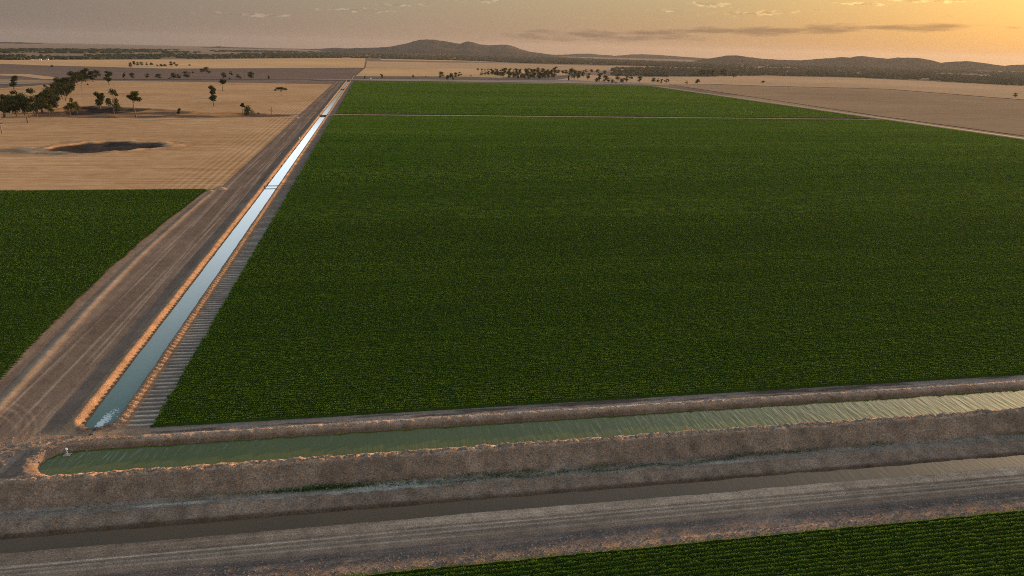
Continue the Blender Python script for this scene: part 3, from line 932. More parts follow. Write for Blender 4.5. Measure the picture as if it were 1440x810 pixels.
# ------------------------------------------------------------------ trees
M['gum'] = leaf_material('gum_leaf', [(0.016, 0.023, 0.010), (0.030, 0.038, 0.015), (0.062, 0.062, 0.024)], 0.22, 0.22, (1, 1, 1), 0.6, 0.9)
M['olive'] = leaf_material('olive_leaf', [(0.030, 0.036, 0.012), (0.052, 0.058, 0.019), (0.095, 0.092, 0.032)], 0.25, 0.22, (1, 1, 1), 0.6, 0.9)
M['bark'] = simple_material('gum_bark', (0.125, 0.095, 0.075), 0.9, 0.1, 0.35, 1.5)
M['deadwood'] = simple_material('dead_wood', (0.20, 0.165, 0.14), 0.9, 0.1, 0.3, 1.5)
# every crown is modelled at unit height and scaled to its tree


def limb_set(kind, r):
    """limbs as (base, tip) within a unit-high tree and leaf clump centres with radii"""
    clumps = []; limbs = []
    if kind == 'round':
        t0 = 0.15; cl = [(r.uniform(-.27, .27), r.uniform(-.27, .27), r.uniform(.30, .82), r.uniform(.13, .20)) for _ in range(14)]
        cl += [(0, 0, .84, .15)]
    elif kind == 'tall':
        t0 = 0.30; cl = [(r.uniform(-.13, .13), r.uniform(-.13, .13), z, r.uniform(.08, .13)) for z in (.26, .32, .38, .46, .5, .58, .66, .72, .8, .86, .9)]
    elif kind == 'tiered':
        t0 = 0.25; cl = [(r.uniform(-.12, .14), r.uniform(-.1, .1), z, r.uniform(.09, .14)) for z in (.33, .38, .42, .46)]+[(r.uniform(-.14, .06)-.04, r.uniform(-.1, .1), z, r.uniform(.09, .13)) for z in (.66, .72, .78, .86, .9)]
    elif kind == 'flat':
        t0 = 0.35; cl = [(x, r.uniform(-.3, .3), .70+.12*math.cos(x*3)+r.uniform(-.06, .06), r.uniform(.12, .18)) for x in (-.5, -.34, -.2, -.05, .1, .22, .38, .5)]+[(0, 0, .86, .14), (.12, .1, .86, .12), (-.12, 0, .84, .12)]
    elif kind == 'pole':
        t0 = 0.55; cl = [(r.uniform(-.14, .14), r.uniform(-.12, .12), r.uniform(.66, .9), r.uniform(.07, .11)) for _ in range(9)]
    elif kind == 'open':
        t0 = 0.3; cl = [(r.uniform(-.3, .3), r.uniform(-.25, .25), r.uniform(.32, .92), r.uniform(.08, .14)) for _ in range(13)]
    else:                                                       # bushy to the ground
        t0 = 0.06; cl = [(r.uniform(-.34, .34), r.uniform(-.34, .34), r.uniform(.18, .76), r.uniform(.16, .24)) for _ in range(14)]
    return t0, cl


def tree_meshes(kind, seed, leafmat, nleaf=1500, dead=False):
    r = np.random.default_rng(seed)
    t0, cl = limb_set(kind, r)
    mb = MB()
    lean = r.uniform(-.03, .03, 2)
    top = max(c[2] for c in cl)*0.8
    pts = [(lean[0]*z*2+r.uniform(-.008, .008), lean[1]*z*2, z) for z in np.linspace(-0.02, top, 6)]
    mb.tube(pts, [0.030, 0.024, 0.020, 0.016, 0.012, 0.007], 7)
    for c in cl:
        zb = min(t0+0.35*max(0, c[2]-t0), c[2]*0.8); b = (lean[0]*zb*2, lean[1]*zb*2, zb)
        mid = (b[0]+(c[0]-b[0])*.5+r.uniform(-.02, .02), b[1]+(c[1]-b[1])*.5, b[2]+(c[2]-b[2])*.62)
        mb.tube([b, mid, (c[0], c[1], c[2])], [0.012, 0.008, 0.003], 5)
    tr = mb.build('trunk', M['deadwood'] if dead else M['bark'], None, True)
    me_t = tr.data; bpy.data.objects.remove(tr)
    if dead:
        return me_t, None
    P = []
    for c in cl:
        n = int(nleaf*c[3]**2/sum(k[3]**2 for k in cl))
        d = r.normal(size=(n, 3)); d /= np.linalg.norm(d, axis=1)[:, None]
        rad = c[3]*(r.random(n)**0.6*1.12)[:, None]
        q = d*rad*np.array([1.08, 1.08, 0.80]); q += np.array(c[:3])
        P.append(q)
    P = np.concatenate(P)
    V, F = leaf_quads(P, 0.052, 0.1, seed+3)
    cr = mesh_np('crown', V, F, leafmat); me_c = cr.data; bpy.data.objects.remove(cr)
    return me_t, me_c


LIB = {}
for kd, vs in (('round', 4), ('tall', 3), ('tiered', 2), ('flat', 1), ('pole', 1), ('open', 2), ('bush', 4)):
    for v in range(vs):
        for lm in ('gum', 'olive'):
            LIB[(kd, v, lm)] = tree_meshes(kd, 500+v*7+len(kd)*31, M[lm])
LIB[('dead', 0, 'gum')] = tree_meshes('open', 777, None, dead=True)
LIB[('dead', 1, 'gum')] = tree_meshes('tall', 779, None, dead=True)


def tree(px, py, hpx, kind, label, group=None, wpx=None, leaf='gum', var=None, name=None, rz=None):
    p = at(px, py)
    s = px_size(p); h = hpx*s*1.02
    nv = max(k[1] for k in LIB if k[0] == kind)+1
    v = var if var is not None else int(px*7+py*13) % nv
    me_t, me_c = LIB[(kind, v % nv, leaf if kind != 'dead' else 'gum')]
    unit_w = {'round': .78, 'tall': .42, 'tiered': .42, 'flat': 1.25, 'pole': .36, 'open': .72, 'bush': 1.0, 'dead': .6}[kind]
    sxy = h if wpx is None else wpx*s/unit_w
    root = empty(name or ('shrub' if kind == 'bush' and h < 5 else 'dead_tree' if kind == 'dead' else 'gum_tree'), (p[0], p[1], float(ground_z(p[0], p[1])[0])))
    root.rotation_euler.z = rz if rz is not None else (px*1.7+py*0.9) % 6.28
    root.scale = (sxy, sxy, h)
    tag(root, label, 'shrub' if root.name.startswith('shrub') else 'tree', group)
    o = bpy.data.objects.new('trunk', me_t); link(o); o.parent = root
    if me_c:
        c = bpy.data.objects.new('crown', me_c); link(c); c.parent = root
    return root


# lone trees in the stubble west of the canal
tree(19.8, 125, 14.5, 'tall', 'lone dark tree on the pale brown strip behind the dense tree clump', wpx=9.5)
tree(72.3, 95, 4, 'bush', 'tiny dark bush alone on the brown fallow above the clump', wpx=3.6)
tree(3, 187.5, 27, 'dead', 'leafless leaning tree at the very edge of the picture in the front stubble', rz=2.0, var=0)
tree(8, 165, 27, 'open', 'tall loose tree beside the leafless one at the near end of the clump', wpx=17, leaf='olive')
tree(39, 172.5, 24, 'pole', 'thin trunked tree standing out in the stubble before the dense clump', wpx=10)
tree(99, 164, 22, 'open', 'pale olive tree standing clear of the near end of the dense clump', wpx=15, leaf='olive')
tree(109, 158, 16, 'round', 'smaller olive tree tucked behind the pale olive tree by the dark hollow', wpx=9, leaf='olive')
tree(115.3, 128.5, 9, 'dead', 'short bent bare tree stepping out of the far end of the clump', var=1)
tree(124, 119.8, 2.6, 'bush', 'small low bush in the straw past the far end of the clump', wpx=3)
tree(136.5, 112, 12, 'round', 'stout dark tree next to the far tip of the dense clump', wpx=9)
tree(140.5, 151, 20, 'tall', 'dark upright tree on the back rim of the dark hollow', wpx=11)
tree(144.5, 146, 13, 'tall', 'slim tree just behind the dark upright tree at the hollow', wpx=6)
tree(161, 165.5, 33, 'open', 'tall ragged olive tree in front of the dark hollow', wpx=16, leaf='olive')
tree(191.3, 164.8, 31, 'pole', 'tree with a long bare trunk and small round crown by the dark hollow', wpx=12, leaf='olive')
tree(153.6, 119.5, 16, 'tiered', 'tree with two stacked tufts in the straw just below the fence line row', wpx=8.5)
tree(161.8, 126, 7.5, 'dead', 'bare leaning stick of a tree below the tree with two stacked tufts', var=1)
tree(251.5, 161.5, 8, 'tall', 'short dark stub of a tree on the bare strip between hollow and bushy tree', wpx=5)
tree(301, 149.5, 25.5, 'tiered', 'tall slender tree with a crown in two storeys in the open straw', wpx=11)
tree(313.5, 128, 14.5, 'pole', 'small slender tree with a tufted head behind the two storey tree', wpx=8)
tree(395.5, 135.5, 12, 'flat', 'wide flat topped tree alone in the straw nearest the canal', wpx=17, rz=0.1)
tree(349.5, 162.8, 15.5, 'bush', 'broad bushy tree on the dark strip beside the field track', wpx=15, name='gum_tree')
tree(341.5, 160, 13.5, 'pole', 'wispy sapling leaning out beside the broad bushy tree', wpx=5)
tree(363.5, 160.5, 2.6, 'bush', 'low dark bush between the broad bushy tree and the grey dead tree', wpx=4)
tree(382, 162.3, 15, 'dead', 'grey dead tree with forked bare branches by the field track', wpx=13, var=0, rz=0.6)
# the row on the fence line behind that stubble
ROW = [(175, 111.6, 8.5, 'open', 5.5, 'first'), (187, 111.6, 8.3, 'round', 7.5, 'second'), (207, 111.2, 7, 'round', 5, 'third'), (223.5, 111.6, 7, 'round', 8.2, 'fourth'),
       (244, 112, 8.6, 'round', 7.6, 'fifth'), (252.3, 112, 6.8, 'round', 6.2, 'sixth'), (263.6, 111.8, 10.3, 'round', 8.8, 'seventh'), (314.6, 112.2, 9.5, 'round', 7.5, 'eighth'),
       (323.7, 107.2, 6.6, 'open', 6, 'ninth'), (335.2, 110.8, 6, 'round', 7, 'tenth'), (353.8, 112.3, 10.5, 'round', 9.5, 'eleventh'), (378, 112.3, 5.4, 'tall', 3.4, 'twelfth')]
for px, py, h, kd, w, od in ROW:
    tree(px, py, h, kd, od+' tree from the left in the row along the fence line behind the stubble', 'trees along the fence line', w)
for px, py, h, w, lb in ((238.3, 111.4, 2.3, 3, 'low bush between the fourth and fifth trees of the fence line row'), (323.5, 112, 3.2, 2.6, 'small bush under the ninth tree of the fence line row'), (339, 110.8, 3.2, 3.4, 'low bush hugging the tenth tree of the fence line row'), (270.8, 103.2, 3, 3, 'tiny round bush up on the fallow beyond the seventh fence line tree')):
    tree(px, py, h, 'bush', lb, None, w)
tree(284.6, 103.3, 6.4, 'round', 'smaller of two dark trees standing together on the brown fallow', None, 6)
tree(290.5, 103.2, 8.2, 'round', 'larger of two dark trees standing together on the brown fallow', None, 7.5)
tree(294.6, 103.2, 3.5, 'bush', 'bush at the foot of the larger fallow tree', None, 4.5)
HIGH_ROW = [(184, 96, 7.2, 'round', 4.6, 'first'), (188.8, 92, 5, 'tall', 4, 'second'), (193.6, 93.2, 5.2, 'round', 4.6, 'third'), (199.6, 92.7, 4.8, 'round', 5.2, 'fourth'), (206.5, 93, 4.6, 'round', 3.6, 'fifth'),
      (213.2, 92.6, 4, 'round', 5, 'sixth'), (221, 93.6, 3, 'bush', 3.6, 'seventh'), (227, 93.6, 4, 'bush', 6.5, 'eighth'), (233.2, 93.6, 4, 'bush', 5.5, 'ninth'), (241, 93.8, 6.6, 'round', 6, 'tenth'), (245.6, 91.5, 4, 'round', 3.5, 'eleventh'), (248.6, 93.4, 4, 'bush', 4, 'twelfth'), (266.6, 92.6, 2.4, 'bush', 3.8, 'last, set apart,')]
for px, py, h, kd, w, od in HIGH_ROW:
    tree(px, py, h, kd, od+' dark tree from the left in the line on the far straw strip', 'trees on the far straw strip', w, name='gum_tree')

# the dense clump west of the hollow
line = np.array([(14, 160), (30, 161), (48, 162), (62, 158), (74, 150), (82, 140), (90, 131), (100, 123), (112, 117.5), (126, 113.5)], float)
clump_n = 0
rr = np.random.default_rng(31)
spots = []
for k in range(200):
    u = rr.random()*(len(line)-1); i = int(u); f = u-i
    q = line[i]*(1-f)+line[min(i+1, len(line)-1)]*f
    sp = 5.5 if i < 5 else 3.4
    x, y = q[0]+rr.normal()*sp*1.1, q[1]+rr.normal()*sp*0.5
    if y > 165.5 or any(math.hypot(x-a, (y-b)*2.2) < 4.6 for a, b in spots): continue
    spots.append((x, y))
spots = spots[:40]
for (x, y) in spots:
    near = y > 138
    hpx = 22*(y-62)/100*rr.uniform(0.65, 1.2)+2
    tree(x, y, hpx, rr.choice(['round', 'round', 'tall', 'open']), 'dark gum tree among many in the near broad part of the dense clump' if near else 'dark gum tree crowded into the far narrow tail of the dense clump',
         'gum trees in the near part of the clump' if near else 'gum trees in the far tail of the clump', hpx*rr.uniform(.5, .95), 'olive' if near and rr.random() < .45 else 'gum', rr.integers(0, 4))

# trees beyond the far end of the big crop
tree(513, 111.3, 4.2, 'tall', 'small dark tree standing where the canal ends at the far track', None, 2.8)
tree(537, 110.4, 5.6, 'tall', 'taller dark tree right of the white pump shed at the canal end', None, 4)
tree(581, 110, 4.4, 'tall', 'small tree midway along the grey verge beyond the crop', None, 3)
tree(599, 108.2, 1.8, 'bush', 'tiny bush on the verge beyond the crop beside the small tree', None, 2)
for px, py, h, w, kd, lb in ((620.4, 110.8, 10, 7.6, 'round', 'vase shaped tree, leftmost of the five by the verge'), (629, 114, 8.5, 7, 'round', 'dark low tree, nearest of the five by the verge'), (633.8, 111.8, 9, 6, 'round', 'middle one of the five trees by the verge'),
                             (637, 113.4, 7, 3.4, 'tall', 'thin tree between its fellows, nearest the far track, of the five by the verge'), (640.6, 110.4, 8.5, 5.5, 'round', 'upright tree, second last of the five by the verge'), (647, 108.6, 6.4, 6.6, 'open', 'spreading tree, rightmost and farthest back by the verge')):
    tree(px, py, h, kd, lb, None, w)
tree(662.5, 107.4, 2.2, 'bush', 'small round bush on the verge before the grey copse', None, 3)
# the grey copse
rr = np.random.default_rng(77)
cop = []
poly_a = [(673, 104), (690, 105), (720, 103.5), (752, 103), (782, 103), (780, 110), (760, 112.3), (735, 112.8), (708, 110.5), (690, 107.5), (676, 107.5)]
while len(cop) < 62:
    x, y = rr.uniform(672, 784), rr.uniform(102, 113)
    if not in_poly(np.array(x), np.array(y), poly_a) or any(math.hypot(x-a, (y-b)*2) < 3.2 for a, b in cop): continue
    if x < 705 and rr.random() < 0.55: continue
    cop.append((x, y))
for x, y in cop:
    tree(x, y, rr.uniform(5, 8.5), rr.choice(['round', 'round', 'tall', 'bush']), 'grey green tree massed with others in the copse beyond the crop', 'trees of the grey copse', rr.uniform(4.5, 7.5), name='gum_tree')
for k, x in enumerate(np.linspace(673, 768, 22)):
    tree(x+rr.normal()*1.2, 99.8+rr.normal()*0.25+(x-673)*0.006, rr.uniform(2.6, 4.4), 'round', 'small far tree in the thin line behind the grey copse', 'thin tree line behind the copse', rr.uniform(3, 4.6))
# the cluster past the copse and the row at the crop's far corner
for px, py, h, w, kd in ((785, 105, 7, 6, 'round'), (796, 105.4, 7, 6.5, 'round'), (791, 104.6, 5.5, 5, 'round'), (799.5, 114.2, 7.5, 3.2, 'tall'), (803.5, 111, 15, 8.5, 'round'), (808, 112.6, 14, 7.5, 'round'), (812.5, 113.6, 12.5, 7, 'round'), (820, 109.6, 8.6, 6, 'round'),
                         (826.5, 113, 10, 6.6, 'round'), (815, 106, 6, 6, 'round'), (823, 101.5, 4.5, 6, 'bush'), (832, 103.5, 6, 5.5, 'round'), (840.5, 104, 6.5, 6, 'round'), (850, 105, 6, 6, 'round')):
    tree(px, py, h, kd, 'grey green tree in the loose cluster past the end of the copse', 'loose tree cluster past the copse', w, name='gum_tree')
for px, py, h, w, kd, od in ((838.5, 116.6, 7, 7, 'round', 'first'), (843, 114.6, 11, 7, 'tall', 'second'), (850.5, 116.8, 11, 8.5, 'round', 'third'), (855.8, 116.6, 7, 5, 'round', 'fourth'), (861.2, 116.8, 6.6, 6, 'bush', 'fifth'), (865.6, 117.6, 3, 3.4, 'bush', 'sixth, lowest,'), (868.6, 114, 8.5, 8, 'round', 'seventh'),
                             (875, 116.4, 8, 8.4, 'bush', 'eighth'), (880.6, 116.2, 9.2, 7, 'round', 'ninth'), (886, 112.6, 6, 6, 'open', 'tenth'), (898.8, 116.6, 9.4, 8, 'round', 'eleventh'), (918.6, 116.8, 7.2, 6.6, 'round', 'twelfth'), (926, 117, 6.2, 5, 'open', 'thirteenth'), (930, 117.6, 6, 3.5, 'tall', 'fourteenth'), (936.2, 117.6, 6.2, 5.4, 'open', 'fifteenth'), (940, 115.8, 4.4, 3.6, 'round', 'sixteenth')):
    tree(px, py, h, kd, od+' tree from the left in the row beyond the crop', 'trees along the far edge of the crop', w, name='gum_tree')
tree(964.5, 119, 5, 'open', 'faint thin pale tree between the crop row and the stocky lone tree', None, 4, 'olive')
tree(980.3, 119, 7.4, 'round', 'stocky lone dark tree on the paddock past the end of the row', None, 7.4)
tree(1072.6, 121.2, 7, 'flat', 'yellow green wind swept tree alone on the pink stubble', None, 7.4, 'olive')
tree(1103, 106.9, 2.6, 'bush', 'smaller of two dark dots before the eastern woodland', None, 2.6)
tree(1123, 107.8, 3, 'bush', 'larger of two dark dots before the eastern woodland', None, 3.4)
tree(1427.5, 137.4, 5.4, 'round', 'small tree leaning on the field line near the picture edge in the east', None, 5.6)
for x in (985, 990.5, 996, 1001.5, 1015, 1019):
    tree(x, 107.4+(x-985)*0.012, 8.5+(x % 3)*0.5, 'round', 'dark tree standing at the front rim of the eastern woodland', 'trees at the front of the eastern woodland', 6, name='gum_tree')
tree(1031, 109.6, 5.4, 'round', 'dark double bush set forward of the eastern woodland', None, 6.5)
tree(1053, 107.2, 3.4, 'bush', 'small dark bush right of the double bush by the eastern woodland', None, 4)

# ------------------------------------------------------------------ small works along the canals
M['steel'] = simple_material('galvanised_steel', (0.55, 0.54, 0.52), 0.45, 0.5, 0.12, 2.0, Metallic=0.3)
M['concrete'] = simple_material('concrete', (0.36, 0.33, 0.30), 0.9, 0.2, 0.25, 2.0)
M['white'] = simple_material('white_paint', (0.70, 0.69, 0.66), 0.6, 0.4, 0.1, 2.0)
M['darkpipe'] = simple_material('dark_pipe', (0.035, 0.036, 0.040), 0.5, 0.4, 0.2, 2.0)
M['timber'] = simple_material('grey_timber', (0.16, 0.135, 0.115), 0.9, 0.1, 0.3, 2.0)
M['roof'] = simple_material('sheet_roof', (0.62, 0.62, 0.62), 0.4, 0.5, 0.1, 0.3)

# pumping stand in the lower canal's west corner
pp = at(95, 640, WZ_LOWER)
root = empty('pump_stand', (pp[0], pp[1], WZ_LOWER+curve_z(pp[0], pp[1])))
root.scale = (0.8, 0.8, 0.8)
tag(root, 'small pale pump stand with a post, floating at the corner of the green canal', 'pump stand')
b = MB()
for sx in (-0.55, 0.55): b.tube([(-0.75, sx*0.75, 0.06), (0.75, sx*0.75, 0.06)], [0.16, 0.16], 10)
for i in range(6): b.box((-0.62+i*0.25, 0, 0.25), (0.21, 1.15, 0.05))
b.build('float', M['concrete'], root)
b = MB(); b.tube([(0, 0, 0.2), (0, 0, 1.5)], [0.07, 0.06], 10); b.box((0, 0, 0.42), (0.42, 0.42, 0.30)); b.build('post', M['steel'], root)
b = MB(); b.box((0, 0, 1.62), (0.34, 0.26, 0.30)); b.box((0, 0, 1.785), (0.42, 0.34, 0.03)); b.build('control_box', M['white'], root)
b = MB(); b.tube([(0.2, 0.1, 0.5), (0.5, 0.9, 0.8), (0.6, 2.2, 1.0), (0.7, 3.6, 0.9)], [0.07]*4, 8); b.build('hose', M['darkpipe'], root)

# culvert mouth at the end of the supply canal
root = empty('culvert', (-57.9, 145.6, -0.35))
tag(root, 'dark culvert pipe mouth at the churning near end of the narrow canal', 'culvert')
b = MB(); n = 16
ring = [(math.cos(a)*0.55, math.sin(a)*0.55) for a in np.linspace(0, 2*math.pi, n+1)[:-1]]
vs = [(x, yy, z) for yy in (0.5, -2.6) for x, z in ring]+[(x*.82, yy, z*.82) for yy in (0.5, -2.6) for x, z in ring]
fs = [(k, (k+1) % n, n+(k+1) % n, n+k) for k in range(n)]+[(2*n+(k+1) % n, 2*n+k, 3*n+k, 3*n+(k+1) % n) for k in range(n)]+[(2*n+k, 2*n+(k+1) % n, (k+1) % n, k) for k in range(n)]
b.add(vs, fs); b.build('pipe', M['darkpipe'], root)
b = MB(); b.box((-1.0, -0.35, 0.0), (0.75, 0.2, 1.5)); b.box((1.0, -0.35, 0.0), (0.75, 0.2, 1.5)); b.box((0, -0.35, 0.72), (1.25, 0.2, 0.28)); b.build('headwall', M['timber'], root)

# check bar and culvert crossings over the supply canal
def check_bar(y, label, w=6.9):
    root = empty('check_bar', (CX, y, float(curve_z(CX, y))))
    tag(root, label, 'check bar')
    b = MB(); b.tube([(-w/2, 0, 0.2), (w/2, 0, 0.2)], [0.22, 0.22], 10); b.build('pipe', M['darkpipe'], root)
    for sx in (-1, 1):
        b = MB(); b.box((sx*w/2, 0, 0.05), (0.35, 0.7, 0.9)); b.build('footing', M['timber'], root)


check_bar(421.0, 'thin dark pipe laid straight across the narrow canal below the cross track')
for yc, lb in ((867.2, 'low dark culvert wall where the cross track meets the narrow canal'), (1405.0, 'farther dark culvert wall near the distant end of the narrow canal')):
    root = empty('culvert_wall', (CX, yc-4.6, float(curve_z(CX, yc))))
    tag(root, lb, 'culvert')
    b = MB(); b.box((0, 0, -0.2), (8.4, 0.4, 1.6)); b.build('headwall', M['timber'], root)
    for sx in (-1.4, 1.4):
        b = MB(); b.tube([(sx, -0.35, -0.45), (sx, 0.3, -0.45)], [0.5, 0.5], 12); b.build('pipe', M['darkpipe'], root)
p = at(424, 196.5)
root = empty('marker_post', (p[0]-1.6, p[1], float(ground_z(p[0]-1.6, p[1])[0])))
tag(root, 'short white marker post on the road side bank of the narrow canal', 'post')
b = MB(); b.tube([(0, 0, -0.1), (0, 0, 1.9)], [0.16, 0.13], 8); b.build('shaft', M['white'], root)
b = MB(); b.box((0, -0.17, 1.5), (0.75, 0.06, 0.5)); b.build('plate', M['white'], root)


def shed(px, py, w, d, h, label, name='shed', cat='shed', rz=0.2):
    p = at(px, py)
    root = empty(name, (p[0], p[1], p[2])); root.rotation_euler.z = rz
    tag(root, label, cat)
    b = MB(); b.box((0, 0, h/2), (w, d, h)); b.build('wall', M['white'], root)
    b = MB(); x, y = w/2+.3, d/2+.3
    b.add([(-x, -y, h), (x, -y, h), (x, y, h), (-x, y, h), (-x, 0, h+d*.22), (x, 0, h+d*.22)], [(0, 1, 5, 4), (2, 3, 4, 5), (0, 4, 3), (1, 2, 5), (3, 2, 1, 0)])
    b.build('roof', M['roof'], root)
    b = MB(); b.box((w*.15, -d/2-.04, h*.4), (w*.3, .06, h*.8)); b.build('door', M['timber'], root)
    return root


shed(521.5, 111.2, 4.2, 3, 2.4, 'white pump shed on the far track just past the canal end')
shed(56.8, 85.0, 8, 6, 4.5, 'bright white farm shed below the dark tree belt, largest of the homestead')
shed(45.2, 84.8, 6, 5, 2.6, 'long low white shed left of the bright farm shed')
shed(51, 84.9, 9, 5, 2.2, 'grey white shed between the long low shed and the bright farm shed')
shed(67, 84.3, 6, 6, 3, 'small pale shed right of the bright farm shed')

# inlet heap and boards at the corner of the west crop
p = at(309, 266)
gz0 = float(ground_z(p[0], p[1])[0])


def heap(name, loc, rx, ry, h, mat, label, seed):
    r = np.random.default_rng(seed); n = 26; m = 9
    V = [(0, 0, h)]
    for j in range(1, m+1):
        rr_ = j/m
        for k in range(n):
            a = 2*math.pi*k/n
            w = 1+0.22*(fbm(np.array([math.cos(a)*1.6+seed]), np.array([math.sin(a)*1.6]), seed, 3)[0]-0.5)*2
            V.append((math.cos(a)*rx*rr_*w, math.sin(a)*ry*rr_*w, h*(1-rr_**1.4)*r.uniform(.82, 1.12)-0.08*(j == m)))
    F = [(0, 1+k, 1+(k+1) % n) for k in range(n)]
    for j in range(m-1):
        for k in range(n):
            a0, a1 = 1+j*n+k, 1+j*n+(k+1) % n
            F.append((a0, a0+n, a1+n)); F.append((a0, a1+n, a1))
    o = mesh_np(name, np.array(V), np.array(F), mat)
    o.location = loc
    return tag(o, label, 'soil heap')


M['heap'] = simple_material('heap_earth', (0.36, 0.24, 0.155), 0.95, 0.1, 0.35, 1.2)
heap('soil_heap', (p[0], p[1], gz0), 4.2, 2.6, 1.5, M['heap'], 'orange earth heap where the west crop, stubble and dirt road meet', 5)
heap('soil_heap', (p[0]-3.5, p[1]-6, gz0), 2.0, 1.6, .8, M['heap'], 'smaller earth mound just in front of the orange heap at the west crop corner', 6)
q = at(417, 166)
heap('soil_heap', (q[0], q[1], float(ground_z(q[0], q[1])[0])), 3.2, 4.0, 1.3, M['heap'], 'pale earth heap where the field track meets the dirt road', 7)

# clods on the canal crests and verges, tufts on the bench
def clods(name, n, sampler, smin, smax, mat, label, seed):
    r = np.random.default_rng(seed)
    VV = []; FF = []; base = 0
    oct_ = np.array([(1, 0, 0), (0.3, .9, 0.1), (-.6, .7, 0), (-.95, -.2, .1), (-.3, -.9, 0), (.6, -.75, .1), (0.1, 0, .85)])
    fc = np.array([(k, (k+1) % 6, 6) for k in range(6)])
    for _ in range(n):
        x, y = sampler(r); s = smin+(smax-smin)*r.random()**3
        z = float(ground_z(x, y)[0])
        a = r.uniform(0, 6.28); c_, s_ = math.cos(a), math.sin(a)
        v = oct_*r.uniform(.65, 1.25, oct_.shape)*s*np.array([1.2, 0.9, 0.8])
        v = np.stack([v[:, 0]*c_-v[:, 1]*s_+x, v[:, 0]*s_+v[:, 1]*c_+y, v[:, 2]+z-0.06*s], 1)
        VV.append(v); FF.append(fc+base); base += 7
    o = mesh_np(name, np.concatenate(VV), np.concatenate(FF), mat)
    return tag(o, label, 'soil clods', kind='stuff')


M['clod'] = simple_material('clod_earth', (0.22, 0.168, 0.135), 0.95, 0.1, 0.4, 0.8)
clods('soil_clods', 5200, lambda r: (r.uniform(-75, 190), 126.7+abs(r.normal())*0.5-0.7*r.random()), 0.06, 0.42, M['clod'], 'loose earth clods strewn along the crest between green canal and drain', 61)
clods('soil_clods', 4200, lambda r: (r.uniform(-40, 150), 97.6+5.4*r.random()**1.5), 0.05, 0.30, M['clod'], 'broken clods between the foreground dirt track and the crop rows', 62)
clods('soil_clods', 2600, lambda r: (r.uniform(-52, 190), 139.9+2.2*r.random()**1.6), 0.05, 0.26, M['clod'], 'earth crumbs along the far rim of the green canal', 63)
clods('soil_clods', 7000, lambda r: (r.uniform(-75, 170), r.uniform(122.3, 125.9)), 0.06, 0.30, M['clod'], 'crumbled earth on the steep face of the embankment', 64)
clods('soil_clods', 1500, lambda r: (-58.2+(4.4+r.normal()*0.5), 145+r.random()**1.5*200), 0.06, 0.34, M['clod'], 'small clods topping the scalloped bank of the narrow canal', 65)
clods('soil_clods', 700, lambda r: (-70+r.normal()*6+3, 139+r.normal()*2.6), 0.06, 0.40, M['clod'], 'scattered clods on the trampled corner between both canals', 66)

M['weed'] = leaf_material('weed_leaf', [(0.030, 0.055, 0.015), (0.045, 0.095, 0.022), (0.085, 0.130, 0.045)], 0.25, 0.3, (1, 1, 1), 0.6, 3.0)
r_ = np.random.default_rng(91)
wx = []; wy = []
for _ in range(60000):
    x = r_.uniform(-60, 170); y = 122.2+r_.normal()*0.35
    if sn(x*0.12, y*0.4, 53)+r_.normal()*.05 > 0.57 and r_.random() < (0.8 if x > -25 else .3): wx.append(x); wy.append(y)
    if len(wx) > 1800: break
for _ in range(1300):
    wx.append(r_.normal(-12, 6)); wy.append(122.0+r_.normal()*0.3)
for _ in range(1500):
    x = r_.uniform(0, 70); wx.append(x); wy.append(121.0+r_.normal()*.3+0.5*math.sin(x*.4))
wx = np.array(wx); wy = np.array(wy)
P = np.stack([wx, wy, ground_z(wx, wy)+np.abs(r_.normal(0, .14, len(wx)))+.03], 1)
V, F = leaf_quads(P, 0.2, 0.6, 92)
tag(mesh_np('weeds', V, F, M['weed']), 'low green weeds along the foot of the embankment', 'weeds', kind='stuff')
M['tuft'] = leaf_material('pale_tuft', [(0.16, 0.17, 0.12), (0.25, 0.25, 0.19), (0.38, 0.37, 0.30)], 0.2, 0.4, (1, 1, 1), 0.7, 3.0)
tp = []
for _ in range(150):
    x = r_.uniform(-40, 170); y = 121.9+r_.normal()*.28
    z = float(ground_z(x, y)[0]); s = r_.uniform(.12, .34)
    for k in range(26):
        d = r_.normal(size=3); tp.append((x+d[0]*s*.55, y+d[1]*s*.55, z+abs(d[2])*s*.7+.05))
V, F = leaf_quads(np.array(tp), 0.15, 0.5, 93)
tag(mesh_np('saltbush_tufts', V, F, M['tuft']), 'pale little saltbush tufts dotted along the bench', 'tufts', kind='stuff')

# ------------------------------------------------------------------ air
HZ = bpy.data.materials.new('haze_air'); HZ.use_nodes = True
nt = HZ.node_tree; nt.nodes.clear()
out = nt.nodes.new('ShaderNodeOutputMaterial'); pv = nt.nodes.new('ShaderNodeVolumePrincipled')
pv.inputs['Color'].default_value = (0.30, 0.31, 0.335, 1); pv.inputs['Density'].default_value = HAZE_D = 2.0e-5
pv.inputs['Anisotropy'].default_value = 0.35
nt.links.new(pv.outputs[0], out.inputs['Volume'])
b = MB(); b.box((0, 0, 50), (72000, 72000, 540)); o = b.build('haze', HZ); tag(o, kind='stuff')
tag(o, 'thin evening haze lying over the whole plain', 'haze')

# ------------------------------------------------------------------ sky, sun
SUN_AZ = math.radians(53.0)      # east of the canal's line
SUN_EL = math.radians(5.0)
w = bpy.data.worlds.new('World'); S.world = w; w.use_nodes = True
nt = w.node_tree; nt.nodes.clear()


def N(typ, **kw):
    n = nt.nodes.new(typ)
    for k, v in kw.items(): setattr(n, k, v)
    return n


def L(a, b): nt.links.new(a, b)


def mth(op, a, b=0.0, c=None, clamp=False):
    n = N('ShaderNodeMath', operation=op, use_clamp=clamp)
    for i, v in enumerate((a, b, c)):
        if v is None: continue
        if isinstance(v, bpy.types.NodeSocket): L(v, n.inputs[i])
        else: n.inputs[i].default_value = v
    return n.outputs[0]


